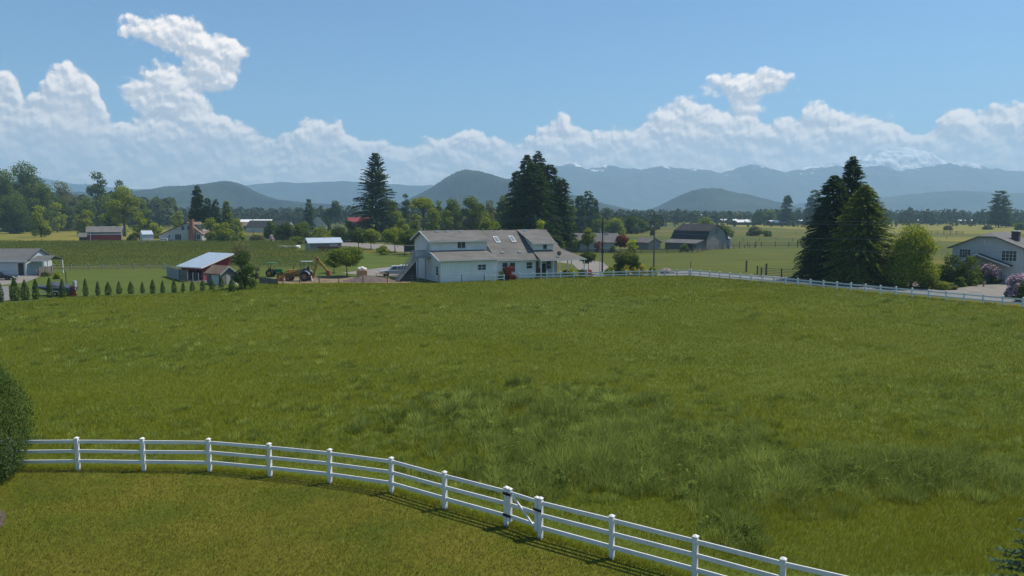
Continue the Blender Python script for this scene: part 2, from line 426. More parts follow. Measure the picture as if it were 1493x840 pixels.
HZ = 7400.0; HTOP = 660.0
m, n_, l_, o_ = newmat('haze_air')
pv = n_.new('ShaderNodeVolumePrincipled'); pv.inputs['Color'].default_value = (.49, .75, 1, 1)
pv.inputs['Density'].default_value = .00020; pv.inputs['Anisotropy'].default_value = .1
l_.new(pv.outputs[0], o_.inputs['Volume']); M['haze'] = m
hz = MB().box(-HZ, HZ, -3000, HZ + 600, -1.2, HTOP).build('haze', 'haze'); tag(hz, kind='stuff', label='thin blue haze in the air over the valley')
# ------------------------------------------------------------------ ground
def groundmat(name, stops, ns=.05, stretch=(1,1,1), fine=3.0, famt=.35, bump=.4, detail=6, mid=None):
    m, n, l, o = newmat(name)
    b = n.new('ShaderNodeBsdfPrincipled'); b.inputs['Roughness'].default_value = .9; b.inputs['Specular IOR Level'].default_value = .12
    ge = n.new('ShaderNodeNewGeometry'); mp = n.new('ShaderNodeMapping'); mp.inputs['Scale'].default_value = stretch
    l.new(ge.outputs['Position'], mp.inputs['Vector'])
    a = n.new('ShaderNodeTexNoise'); a.inputs['Scale'].default_value = ns; a.inputs['Detail'].default_value = detail; a.inputs['Roughness'].default_value = .62
    l.new(mp.outputs[0], a.inputs['Vector'])
    r = ramp(n, stops); l.new(a.outputs['Fac'], r.inputs['Fac'])
    c = n.new('ShaderNodeTexNoise'); c.inputs['Scale'].default_value = fine; c.inputs['Detail'].default_value = 8; c.inputs['Roughness'].default_value = .75
    l.new(ge.outputs['Position'], c.inputs['Vector'])
    r2 = ramp(n, [(.25, (1-famt,)*3), (.75, (1+famt,)*3)])
    r2.color_ramp.elements[1].color = (1+famt, 1+famt, 1+famt*.6, 1)
    l.new(c.outputs['Fac'], r2.inputs['Fac'])
    mx = n.new('ShaderNodeMix'); mx.data_type = 'RGBA'; mx.blend_type = 'MULTIPLY'; mx.inputs['Factor'].default_value = 1
    l.new(r.outputs['Color'], mx.inputs[6]); l.new(r2.outputs['Color'], mx.inputs[7])
    l.new(mx.outputs[2], b.inputs['Base Color'])
    bp = n.new('ShaderNodeBump'); bp.inputs['Strength'].default_value = bump; bp.inputs['Distance'].default_value = .12
    l.new(c.outputs['Fac'], bp.inputs['Height']); l.new(bp.outputs[0], b.inputs['Normal'])
    l.new(b.outputs[0], o.inputs['Surface']); M[name] = m
groundmat('valley', [(.30,(.035,.055,.012)), (.45,(.066,.083,.012)), (.56,(.105,.10,.014)), (.68,(.16,.125,.018))], .0035, (1, 5, 1), .12, .3, .2)
groundmat('pasture_soil', [(.3,(.075,.105,.012)), (.7,(.11,.135,.018))], .09, (1,1,1), 2.5, .3, .5)
groundmat('lawn', [(.3,(.065,.095,.008)), (.5,(.11,.12,.012)), (.72,(.145,.13,.02))], .3, (1,1,1), 5, .35, .5)
groundmat('mown', [(.3,(.060,.090,.012)), (.7,(.092,.115,.017))], .08, (1,2,1), 3, .2, .3)
groundmat('buttercup', [(.3,(.10,.125,.022)), (.5,(.17,.155,.024)), (.72,(.26,.19,.025))], .02, (1,3,1), .5, .25, .3)
groundmat('paddock', [(.3,(.055,.075,.009)), (.6,(.090,.10,.012)), (.75,(.13,.115,.02))], .05, (1,2.5,1), 1, .25, .3)
groundmat('forest', [(.38,(.002,.007,.009)), (.62,(.026,.040,.028))], .006, (1,1,1), .05, .4, 1)
g = sheet('ground', [(-HZ+30,-2900),(HZ-30,-2900),(HZ-30,HZ+500),(-HZ+30,HZ+500)], 'valley', 0.0)
# near fence: post feet surveyed from the photograph
NF = [(-196,690),(-86,688),(16,686),(114,685),(210,686),(306,687),(394,695),(481,704.5),(571,718),(649,741.5),(738,767)]
NF2 = [(788,785),(892,814),(1013,848),(1140,885),(1275,919),(1420,955),(1580,996)]
nf = [G(*p) for p in NF]; nf2 = [G(*p) for p in NF2]
line = nf + nf2
sheet('lawn', [Vector((-40, 2, 0))] + [Vector((-40, nf[0].y, 0))] + [p + Vector((0, .1, 0)) for p in line] + [Vector((line[-1].x + 8, 2, 0))], 'lawn', .004)
PAST = GP((-420,455),(-100,446),(30,441),(100,434),(240,429),(330,421),(388,415),(500,413),(640,413.5),(735,409),(860,405),(1005,402.5),(1240,423),(1493,448.5),(1800,478))
sheet('pasture', [Vector((-40, nf[0].y + .1, 0))] + [Vector((-120, 62, 0))] + PAST + [Vector((line[-1].x + 8, 2, 0))] + [p + Vector((0, .1, 0)) for p in reversed(line)], 'pasture_soil', .004)
sheet('meadow', GP((-600,337),(-600,350),(-60,353),(330,351),(330,336),(200,335)), 'buttercup', .05)
sheet('yellow_field', GP((1000,325),(1080,331),(1300,340),(1800,344),(1800,331),(1493,329),(1250,326),(1100,324)), 'buttercup', .05)
sheet('yellow_strip', GP((1290,346),(1500,347),(1900,350),(1900,356),(1400,352),(1290,350)), 'buttercup', .05)
sheet('hay_strip', GP((760,327),(1010,326),(1010,323),(800,324)), 'buttercup', .05)
sheet('paddock_grass', GP((850,362),(1175,362),(1260,400),(1130,402),(1004,395),(960,394),(850,372)), 'paddock', .008)
sheet('yard_lawn', GP((-200,420),(-200,460),(30,441),(240,429),(330,421),(388,415),(480,404),(620,404),(640,371),(700,371),(480,370),(505,394),(60,394)), 'mown', .008)
sheet('road', GP((1000,395.5),(1140,403.5),(1240,411),(1320,418),(1493,434),(1800,465),(1800,477),(1493,442.5),(1300,426),(1140,411.5),(1040,404),(1003,401.5),(900,402.5),(740,406),(740,403),(900,399),(985,396)), 'asphalt', .012)
sheet('driveway', GP((1375,424),(1425,416),(1462,411),(1530,417),(1530,438),(1430,429)), 'gravel', .016)
sheet('side_lane', GP((760,371),(835,374),(880,383),(893,395),(860,402),(850,402),(842,392),(835,385),(760,377)), 'gravel', .012)
sheet('gravel_road', GP((440,353.5),(475,352.5),(560,356),(640,363),(700,367),(700,371),(620,370),(570,366),(520,360),(470,357)), 'gravel', .012)
sheet('farm_drive', GP((498,398),(560,390),(600,387),(645,385),(645,408),(600,405),(540,402)), 'gravel', .012)
sheet('garage_drive', GP((-120,404),(55,399),(62,402),(36,412),(0,416),(-120,425)), 'gravel', .012)
sheet('gravel_path', GP((-40,420),(12,417),(14,438),(-40,444)), 'asphalt', .012)
sheet('dirt_yard', GP((380,409),(400,405),(470,405),(520,404),(560,406),(600,408),(600,413),(500,412.5),(388,414.5)), 'dirt', .012)
sheet('dirt_road_far', GP((150,353),(240,352.4),(240,353.8),(150,354.6)), 'gravel', .06)
sheet('pen_dirt', GP((262,408),(330,405),(345,412),(280,411)), 'mulch', .012)
sheet('garden_bed', GP((1145,411),(1200,406),(1300,409),(1380,415),(1370,419),(1280,414),(1200,409)), 'mulch', .010)
sheet('bare_soil', GP((-30,748),(6,744),(9,752),(5,768),(-30,775)), 'mulch', .008)
# ------------------------------------------------------------------ mountains: real relief at their own distance
def ridge(name, pts, Y, wd, seed, m, rough=.05, extra=150, zmax=1e9, nx=260, ny=90, jag=0, peaks=0):
    xs0 = [At(px, Y).x for px, py in pts]; zs0 = [max(2, Zat(py, Y)) for px, py in pts]
    X = np.linspace(xs0[0] - extra, xs0[-1] + extra, nx); Yv = np.linspace(-1, 1, ny)
    prof = np.interp(X, [xs0[0] - extra] + xs0 + [xs0[-1] + extra], [0] + zs0 + [0])
    if peaks:
        prof = prof + (fbm(X + 700, X*0 + seed*10, 230, seed + 4, 4) - .5)*peaks*np.minimum(1, prof/60)
    if len(prof) > 5 and not peaks: prof = np.convolve(np.pad(prof, 2, 'edge'), [.1,.2,.4,.2,.1], 'valid')
    XX, TT = np.meshgrid(X, Yv); hmax = max(zs0)
    rid = np.abs(fbm(XX + 3000, TT*wd*.6 + 5000, wd*.5, seed, 4) - .5)*2
    bell = np.cos(np.clip(np.abs(TT), 0, 1)*math.pi/2)**1.25
    spur = 1 - (.42*rid*(np.abs(TT)**.5))
    Z = prof[None, :]*bell*spur*1.0
    Z += (fbm(XX, TT*wd, 60, seed + 9, 3) - .5)*rough*hmax*np.minimum(1, Z/(hmax*.2 + 1))
    if jag: Z += (np.random.default_rng(seed).random(XX.shape) - .3)*jag*(Z > hmax*.08)
    Z = np.clip(Z, -.8, zmax)
    Yw = Y + TT*wd*.5*np.where(TT < 0, 1.25, 1.0)
    V = np.stack([XX, Yw, Z], -1).reshape(-1, 3)
    i = np.arange(ny-1)[:, None]*nx + np.arange(nx-1)[None, :]
    Fc = np.stack([i, i+1, i+nx+1, i+nx], -1).reshape(-1, 4)
    o = npmesh(name, V, Fc, m, smooth=True); return tag(o, kind='structure')
mm, n_, l_, o_ = newmat('snowy_rock')
b_ = n_.new('ShaderNodeBsdfPrincipled'); b_.inputs['Roughness'].default_value = .9
ge = n_.new('ShaderNodeNewGeometry'); s_ = n_.new('ShaderNodeSeparateXYZ'); l_.new(ge.outputs['Position'], s_.inputs[0])
no = n_.new('ShaderNodeTexNoise'); no.inputs['Scale'].default_value = .007; no.inputs['Detail'].default_value = 7; no.inputs['Roughness'].default_value = .65
mp_ = n_.new('ShaderNodeMapping'); mp_.inputs['Scale'].default_value = (1,1,.5); l_.new(ge.outputs['Position'], mp_.inputs[0]); l_.new(mp_.outputs[0], no.inputs['Vector'])
a_ = n_.new('ShaderNodeMath'); a_.operation = 'MULTIPLY_ADD'; a_.inputs[1].default_value = .00165; l_.new(s_.outputs[2], a_.inputs[0]); l_.new(no.outputs['Fac'], a_.inputs[2])
r_ = ramp(n_, [(1.0, (.02,.03,.025)), (1.0, (.8,.8,.82))]); r_.color_ramp.elements[0].position = .0
m2_ = n_.new('ShaderNodeMapRange'); m2_.inputs[1].default_value = 1.18; m2_.inputs[2].default_value = 1.24; l_.new(a_.outputs[0], m2_.inputs[0])
l_.new(m2_.outputs[0], r_.inputs['Fac']); l_.new(r_.outputs['Color'], b_.inputs['Base Color']); l_.new(b_.outputs[0], o_.inputs['Surface']); M['snowy_rock'] = mm
mm, n_, l_, o_ = newmat('snow')
b_ = n_.new('ShaderNodeBsdfPrincipled'); b_.inputs['Roughness'].default_value = .8
ge = n_.new('ShaderNodeNewGeometry'); no = n_.new('ShaderNodeTexNoise'); no.inputs['Scale'].default_value = .008; no.inputs['Detail'].default_value = 8; no.inputs['Roughness'].default_value = .7
l_.new(ge.outputs['Position'], no.inputs['Vector']); r_ = ramp(n_, [(.40, (.45,.46,.48)), (.52, (.95,.94,.93))]); l_.new(no.outputs['Fac'], r_.inputs['Fac'])
l_.new(r_.outputs['Color'], b_.inputs['Base Color']); l_.new(b_.outputs[0], o_.inputs['Surface']); M['snow'] = mm
ridge('snow_mountain', [(1120,252),(1160,247),(1200,240),(1235,231),(1262,222),(1290,217),(1310,214),(1330,217),(1352,226),(1380,239),(1420,250)], 6900, 1000, 3, 'snow', .10)
ridge('far_range', [(560,276),(620,273),(700,266),(760,258),(800,246),(818,243),(836,240),(850,243),(865,244),(880,238),(895,240),(930,248),(960,246),(985,249),(1020,246),(1050,250),(1070,246),(1093,239),(1110,244),(1140,251),(1180,246),(1200,241),(1215,243),(1240,248),(1275,243),(1310,246),(1350,246),(1400,239),(1430,245),(1493,249),(1700,245),(2000,262)], 6200, 1200, 5, 'snowy_rock', .07, nx=600, peaks=70)
ridge('low_far_range', [(-200,262),(0,256),(60,258),(100,266),(200,276),(300,274),(370,268),(410,265),(445,266),(500,264),(560,268),(640,272),(720,282)], 5600, 1000, 8, 'forest', .04, nx=320)
ridge('middle_hills', [(1120,306),(1170,297),(1200,292),(1290,288),(1335,283),(1390,278),(1440,280),(1493,282),(1600,277),(1750,284),(1900,300)], 4200, 800, 11, 'forest', .05, jag=6, nx=360)
ridge('left_butte', [(60,283),(120,281),(160,284),(200,279),(250,273),(300,269),(318,266),(332,264),(346,267),(358,273),(372,281),(400,291),(440,296),(500,300),(560,306)], 2500, 650, 14, 'forest', .03, jag=5, nx=420)
ridge('middle_butte', [(570,305),(590,295),(610,286),(630,275),(648,262),(660,254),(670,249),(680,247),(690,249),(703,251),(720,256),(735,261),(752,262),(790,272),(840,287),(900,303)], 2600, 650, 17, 'forest', .03, jag=5, nx=360)
ridge('right_butte', [(930,309),(955,304),(975,294),(995,284),(1010,278),(1030,276),(1048,275),(1062,279),(1085,284),(1105,289),(1130,296),(1160,306)], 2800, 600, 20, 'forest', .07, jag=6, nx=300, peaks=22)
# ------------------------------------------------------------------ near white vinyl fence
PH = 1.40
def vinyl_post(parent, h=PH, w=.14):
    mb = MB(); a = w/2
    mb.box(-a, a, -a, a, -.05, h - .05)
    mb.box(-a-.015, a+.015, -a-.015, a+.015, h - .05, h - .02)
    k = a + .01
    mb.loft([(-k,-k,h-.02),(k,-k,h-.02),(k,k,h-.02),(-k,k,h-.02)], [(-.02,-.02,h+.025),(.02,-.02,h+.025),(.02,.02,h+.025),(-.02,.02,h+.025)])
    return mb.build('post', 'vinyl', parent, bevel=.006)
RZ = (1.22, .80, .37)
def vinyl_run(name, label, pts):
    o = pts[0]; t = thing(name, label, 'fence', o, 0)
    first = None
    for i, p in enumerate(pts):
        d = (pts[min(i+1, len(pts)-1)] - pts[max(i-1, 0)]); ang = math.atan2(d.y, d.x)
        if first is None: q = first = vinyl_post(t)
        else: q = first.copy(); C.objects.link(q); q.parent = t
        q.location = p - o; q.rotation_euler = (random.uniform(-.012,.012), random.uniform(-.015,.015), ang)
    for a, b in zip(pts[:-1], pts[1:]):
        for z in RZ:
            sag = random.uniform(-.01, .01)
            MB().beam(a - o + Vector((0,0,z+sag)), b - o + Vector((0,0,z-sag)), .045, .14).build('rail', 'vinyl', t, bevel=.006)
    return t
random.seed(4)
vinyl_run('ranch_fence', 'white three-rail vinyl fence curving from the left edge to the gate', nf)
vinyl_run('ranch_fence', 'white three-rail vinyl fence running from the gate to bottom right', nf2)
a, b = nf[-1], nf2[0]; dv = (b - a); ang = math.atan2(dv.y, dv.x); Lg = dv.length
gt = thing('paddock_gate', 'small white vinyl gate with diagonal brace and black hinges', 'gate', a, ang)
for x, nm in ((.17, 'hinge_stile'), (Lg - .16, 'latch_stile')):
    mb = MB(); mb.box(x-.06, x+.06, -.06, .06, .22, 1.34); mb.box(x-.075, x+.075, -.075, .075, 1.34, 1.37)
    mb.loft([(x-.07,-.07,1.37),(x+.07,-.07,1.37),(x+.07,.07,1.37),(x-.07,.07,1.37)], [(x-.02,-.02,1.41),(x+.02,-.02,1.41),(x+.02,.02,1.41),(x-.02,.02,1.41)])
    mb.build(nm, 'vinyl', gt, bevel=.006)
for z in (1.22, .82, .40): MB().beam((.23,0,z), (Lg-.22,0,z), .045, .13).build('rail', 'vinyl', gt, bevel=.006)
MB().beam((.30,-.045,1.20), (Lg-.25,-.045,.36), .04, .075).build('brace', 'vinyl', gt, bevel=.004)
for z in (1.18, .42): MB().box(-.085, .26, -.088, -.072, z-.045, z+.045).cyl((.09,-.09,z-.07),(.09,-.09,z+.07),.016).build('hinge', 'black', gt)
MB().box(Lg-.26, Lg+.09, -.088, -.072, .93, 1.01).cyl((Lg-.1,-.10,.97),(Lg-.02,-.12,.97),.014).build('latch', 'black', gt)
# ------------------------------------------------------------------ grass
def blades(name, X, Y, H, W, lean, rng, m, label, clump=None, Lx=None, Ly=None, tint=None, z0=0.0):
    n = len(X); th = rng.uniform(0, 2*math.pi, n)
    dx, dy = (np.cos(th)*lean*H, np.sin(th)*lean*H) if Lx is None else (Lx, Ly)
    dx = dx + .10*H; dy = dy - .02*H
    ph = rng.uniform(0, 2*math.pi, n); cx, cy = np.cos(ph)*W*.5, np.sin(ph)*W*.5
    z = np.zeros(n) + z0
    b0 = np.stack([X-cx, Y-cy, z], 1); b1 = np.stack([X+cx, Y+cy, z], 1)
    mx, my = X + dx*.35, Y + dy*.35
    m0 = np.stack([mx-cx*.7, my-cy*.7, z+H*.6], 1); m1 = np.stack([mx+cx*.7, my+cy*.7, z+H*.6], 1)
    t0 = np.stack([X+dx-cx*.12, Y+dy-cy*.12, z+H], 1); t1 = np.stack([X+dx+cx*.12, Y+dy+cy*.12, z+H], 1)
    V = np.stack([b0,b1,m0,m1,t0,t1], 1).reshape(-1, 3)
    i = (np.arange(n)*6)[:, None]
    Fc = np.concatenate([i + np.array([0,1,3,2]), i + np.array([2,3,5,4])], 1).reshape(-1, 4)
    tint = rng.random(n) if tint is None else tint
    o = npmesh(name, V, Fc, m, attrs={'tint': np.repeat(tint, 2)})
    return tag(o, label, 'grass', kind='stuff')
M['meadow'] = leafmat('meadow', (.115,.145,.008), (.230,.242,.018), .45, .12, .6)
M['rank'] = leafmat('rank', (.05,.085,.010), (.38,.44,.10), .42, 1.0, .42)
M['turf'] = leafmat('turf', (.078,.092,.009), (.172,.156,.030), .4, .5, .6)
rng = np.random.default_rng(7)
pl = np.array([(p.x, p.y) for p in [Vector((-60, nf[0].y, 0))] + line])
pt = np.array([(p.x, p.y) for p in PAST])
def fence_y(x): return np.interp(x, pl[:,0], pl[:,1])
def top_y(x): return np.interp(x, pt[:,0], pt[:,1])
def rankness(x, y):
    """where the unmown sward stands tall: a wet hollow right of the middle and a band beyond it"""
    r = np.zeros_like(x)
    for px, py, rx, ry, k in ((800,600,260,45,.8),(930,650,240,50,1),(860,690,200,35,1),(1260,690,260,36,1.15),(1100,700,160,45,.9),(760,640,140,45,.8),(1060,770,50,35,.9),
                              (640,640,90,25,.5),(960,600,120,18,.6)):
        c = G(px, py); wx = rx*c.y/F; hy = abs(G(px, py - ry).y - G(px, py + ry).y)*.5
        r = np.maximum(r, k*np.clip(1.25 - np.hypot((x - c.x)/wx, (y - c.y)/hy), 0, 1))
    return r*(.45 + .9*fbm(x, y, 3.0, 31, 3))
# sward, thinning with distance as the blades themselves are drawn broader
N = 900000
u = rng.random(N); ymin, ymax = 21.0, 130.0
Y = ymin*(ymax/ymin)**u; X = (rng.random(N)*2 - 1)*(Y*.74 + 2)
k = (Y > fence_y(X) + .05 + rng.normal(0, .06, N)) & (Y < top_y(X))
X, Y = X[k], Y[k]; rk = rankness(X, Y); big = fbm(X, Y, 14, 3, 4); sm = fbm(X, Y, 2.2, 12, 3)
Hh = (.075 + .11*big + .20*np.clip(sm - .45, 0, 1))*rng.uniform(.6, 1.3, len(X))*(1 + .8*rk)
trk = np.zeros(len(X))                                # an old wheel track crossing the sward
tp = [G(*q_) for q_ in ((800,690),(870,640),(960,590),(1100,555),(1270,522),(1420,492))]
for A_, B_ in zip(tp[:-1], tp[1:]):
    e_ = np.array([B_.x-A_.x, B_.y-A_.y]); L_ = np.hypot(*e_); e_ /= L_
    s__ = np.clip((X-A_.x)*e_[0] + (Y-A_.y)*e_[1], 0, L_); off = np.hypot(X-A_.x-s__*e_[0], Y-A_.y-s__*e_[1])
    trk = np.maximum(trk, np.exp(-((np.minimum(np.abs(off), np.abs(off - 1.7)))/.38)**2))
Hh *= 1 - .35*trk
near = np.clip((Y - fence_y(X))/2.5, .35, 1); Hh *= near
Hh *= 1 + .5*np.clip((Y - 85)/25, 0, 1)
Wd = .011*(Y/24)**1.0*rng.uniform(.7, 1.4, len(X))
big2 = fbm(X*.6, Y, 5, 13, 4)
tn = np.clip(.10*rng.random(len(X)) + 1.3*(big - .3) + .9*(big2 - .45) + .3*(sm-.5) + .12 + .12*trk, 0, 1)
blades('pasture_grass', X, Y, Hh, Wd, .7, rng, 'meadow', 'soft green pasture grass filling the big field', tint=tn, z0=.004)
# rank tufts
def tufts(n_t, per, hmin, hmax, rad, sel, seed, m, name, label, tone=.5):
    r = np.random.default_rng(seed); px = r.uniform(380, 1560, n_t*8); py = r.uniform(520, 840, n_t*8)
    q = [G(a_, b_) for a_, b_ in zip(px, py)]
    x = np.array([v.x for v in q]); y = np.array([v.y for v in q]); rk = rankness(x, y)
    kk = (r.random(len(x)) < rk*sel) & (y > fence_y(x) + .8); x, y, rk = x[kk][:n_t], y[kk][:n_t], rk[kk][:n_t]
    n = len(x); s = r.uniform(.6, 1.2, n)*(.6 + .7*np.clip(rk, 0, 1))
    ti = np.repeat(np.arange(n), per); a = r.uniform(0, 2*math.pi, n*per); rr = np.sqrt(r.random(n*per))*rad*s[ti]
    X = x[ti] + np.cos(a)*rr; Y = y[ti] + np.sin(a)*rr
    H = r.uniform(hmin, hmax, n*per)*s[ti]*(1 - .45*(rr/rad/s[ti])**2)
    out = .2 + .75*rr/rad; lx = np.cos(a)*out*H*.8 + r.normal(0, .12, n*per)*H; ly = np.sin(a)*out*H*.8 + r.normal(0, .12, n*per)*H
    tt = np.clip(tone + r.normal(0, .34, n)[ti] + r.normal(0, .12, n*per), 0, 1)
    W = .016*(Y/28)*r.uniform(.7, 1.5, n*per)
    return blades(name, X, Y, H, W, .5, r, m, label, Lx=lx, Ly=ly, tint=tt, z0=.004)
tufts(2000, 70, .28, .60, .42, .8, 41, 'rank', 'rank_grass', 'taller bluish-green reed grass in the hollow of the field')
tufts(260, 160, .5, 1.0, .65, .5, 43, 'rank', 'reed_grass', 'tallest darker clumps of reed grass in the hollow', .25)
# broad-leaved weeds standing in the same hollow
r = np.random.default_rng(47); px = r.uniform(560, 1500, 5000); py = r.uniform(530, 800, 5000); q = [G(a_, b_) for a_, b_ in zip(px, py)]
x = np.array([v.x for v in q]); y = np.array([v.y for v in q]); rk = rankness(x, y)
kk = (r.random(len(x)) < (rk - .25)*.9) & (y > fence_y(x) + 1.2); x, y, rk = x[kk][:620], y[kk][:620], rk[kk][:620]
n = len(x); R_ = r.uniform(.14, .6, n)*(.5 + .5*rk); Ht = R_*r.uniform(.6, 1.5, n); per = 95; ti = np.repeat(np.arange(n), per)
a = r.uniform(0, 6.283, n*per); u_ = r.random(n*per); rr = np.sqrt(1 - u_**2)*r.uniform(.3, 1.35, n*per)*R_[ti]*(1 + .35*np.sin(a*2 + ti))
Cn = np.stack([x[ti] + np.cos(a)*rr, y[ti] + np.sin(a)*rr, u_*Ht[ti] + .03], 1)
Nn = np.stack([np.cos(a)*rr/R_[ti], np.sin(a)*rr/R_[ti], .35 + u_], 1) + r.normal(size=(n*per, 3))*.5
V, Fc = leaf_verts(Cn, r.uniform(.05, .16, n*per), r, Nn, None, .5)
M['weed'] = leafmat('weed', (.03,.060,.010), (.27,.34,.07), .35, .6)
o = npmesh('weeds', V, Fc, 'weed', None, {'tint': np.clip(r.normal(.35, .3, n)[ti] + r.normal(0, .15, n*per), 0, 1)}); tag(o, 'dark and pale leafy weed clumps among the reed grass', 'weeds', kind='stuff')
# scattered small tufts over the rest of the field
r = np.random.default_rng(51); n = 1700
px = r.uniform(-20, 1500, n); py = 425 + 330*r.random(n)**1.2; q = [G(a_, b_) for a_, b_ in zip(px, py)]
x = np.array([v.x for v in q]); y = np.array([v.y for v in q]); kk = (y > fence_y(x) + 1) & (y < top_y(x) - 2) & (fbm(x, y, 9, 77, 3) > .44); x, y = x[kk], y[kk]
per = 45; ti = np.repeat(np.arange(len(x)), per); a = r.uniform(0, 6.283, len(ti)); rr = np.sqrt(r.random(len(ti)))*.35*(y[ti]/45)**.5
H = r.uniform(.18, .38, len(ti)); o_ = .2 + 1.2*rr
blades('tussock_grass', x[ti] + np.cos(a)*rr, y[ti] + np.sin(a)*rr, H, .014*(y[ti]/28)*r.uniform(.7,1.5,len(ti)), .5, r, 'rank', 'small scattered tussocks through the pasture',
       Lx=np.cos(a)*o_*H, Ly=np.sin(a)*o_*H, tint=np.clip(r.normal(.45,.28,len(x))[ti] + r.normal(0,.1,len(ti)), 0, 1), z0=.004)
# mown lawn on the camera's side of the fence
N = 260000; Y = 14 + 17.5*rng.random(N)**1.0; X = (rng.random(N)*2 - 1)*(Y*.72 + 1); k = (Y < fence_y(X) + .1); X, Y = X[k], Y[k]
bg_ = fbm(X, Y, 4.5, 61, 4); fi = fbm(X, Y, .5, 66, 2)
blades('lawn_grass', X, Y, (.035 + .04*bg_ + .03*fi)*rng.uniform(.6, 1.4, len(X)), .014*rng.uniform(.6, 1.4, len(X)), .8, rng, 'turf',
       'short olive-green mown lawn grass with dry patches', tint=np.clip(.18*rng.random(len(X)) + 1.6*(bg_ - .35) + 1.3*(fbm(X, Y, .9, 69, 3) - .45) + .1, 0, 1), z0=.004)
# ragged growth right along the near fence feet
n = 17000; s = rng.random(n)*(len(line) - 1.001); i = s.astype(int); fr = s - i
la = np.array([(p.x, p.y) for p in line]); B = la[i]*(1-fr)[:, None] + la[i+1]*fr[:, None]
X = B[:,0] + rng.normal(0, .16, n); Y = B[:,1] + np.abs(rng.normal(.1, .2, n))
blades('fence_line_grass', X, Y, rng.uniform(.05, .17, n), np.full(n, .013), .6, rng, 'meadow', 'untrimmed grass fringe along the near white fence', tint=rng.random(n)*.6 + .3, z0=.004)
# ------------------------------------------------------------------ building kit
def window(parent, c, w, h, face='F', pane='glass', frame='trim', mull=1, name='window', rows=1):
    """a framed window on a wall: face F looks to -y, L to -x, R to +x"""
    mb = MB(); t = .07; x0, x1, z0, z1 = -w/2, w/2, -h/2, h/2
    mb.box(x0-t, x0, -.06, .02, z0-t, z1+t); mb.box(x1, x1+t, -.06, .02, z0-t, z1+t)
    mb.box(x0, x1, -.06, .02, z1, z1+t); mb.box(x0, x1, -.075, .02, z0-t, z0)
    for i in range(1, mull + 1):
        x = x0 + w*i/(mull + 1); mb.box(x-.03, x+.03, -.05, .01, z0, z1)
    for i in range(1, rows):
        z = z0 + h*i/rows; mb.box(x0, x1, -.045, .005, z-.025, z+.025)
    f = mb.build(name, frame, parent); p = MB().box(x0, x1, -.02, -.005, z0, z1).build('pane', pane, f)
    f.location = c; f.rotation_euler = (0, 0, {'F': 0, 'L': -math.pi/2, 'R': math.pi/2}[face])
    return f
def panel(parent, name, c, w, h, m, face='F', t=.05):
    o = MB().box(-w/2, w/2, -t, .01, -h/2, h/2).build(name, m, parent)
    o.location = c; o.rotation_euler = (0, 0, {'F': 0, 'L': -math.pi/2, 'R': math.pi/2}[face]); return o
def gable(name, label, cat, loc, rot, W, L, hw, hr, wm, rm, prof=None, over=.35, trim=None, group=None, base=True):
    """gable end (front) spans x = -W/2..W/2 at y = 0, ridge runs along +y for L"""
    t = thing(name, label, cat, loc, rot, group)
    pr = prof or [(-W/2, hw), (0, hr), (W/2, hw)]
    MB().prism([(-W/2, -.1)] + pr + [(W/2, -.1)], 1, 0, L).build('wall', wm, t)
    mb = MB(); q = list(pr)
    d0 = Vector((q[1][0]-q[0][0], q[1][1]-q[0][1])).normalized(); q[0] = (q[0][0]-d0.x*over, q[0][1]-d0.y*over)
    d1 = Vector((q[-1][0]-q[-2][0], q[-1][1]-q[-2][1])).normalized(); q[-1] = (q[-1][0]+d1.x*over, q[-1][1]+d1.y*over)
    up = [(x, z + .16) for x, z in q]; dn = [(x, z + .012) for x, z in q]
    ring = up + dn[::-1]; n = len(up)
    for i in range(n - 1):
        mb.prism([up[i], up[i+1], dn[i+1], dn[i]], 1, -over, L + over)
    mb.build('roof', rm, t)
    if trim:
        for y in (-over - .03, L + over):
            mb = MB()
            for i in range(n - 1):
                mb.prism([(up[i][0], up[i][1]+.02), (up[i+1][0], up[i+1][1]+.02), (dn[i+1][0], dn[i+1][1]-.12), (dn[i][0], dn[i][1]-.12)], 1, y, y + .03)
            mb.build('barge_board', trim, t)
    return t
def g2(px, py): return G(px, py)

# ------------------------------------------------------------------ the white farmhouse in the middle
H = thing('farmhouse', 'long white two-storey farmhouse with grey shingle roof in the middle', 'house', G(642, 412), R(27))
# walls
mb = MB()
mb.prism([(0,-.1),(0,3.5),(3.8,4.62),(3.8,6.36),(7.7,7.72),(11.6,6.36),(11.6,-.1)], 0, 0, 9.8)
mb.prism([(.8,-.1),(.8,3.1),(7.7,7.68),(11.6,5.2),(11.6,-.1)], 0, 9.8, 17.3)
mb.prism([(2.9,-.1),(2.9,4.6),(7.7,7.68),(11.6,5.2),(11.6,-.1)], 0, 17.3, 22.7)
mb.build('wall', 'siding_white', H)
mb = MB().prism([(2.3,4.2),(2.3,5.72),(7.6,7.66),(7.6,4.2)], 0, 17.7, 21.6); mb.build('dormer_wall', 'siding_plain', H)
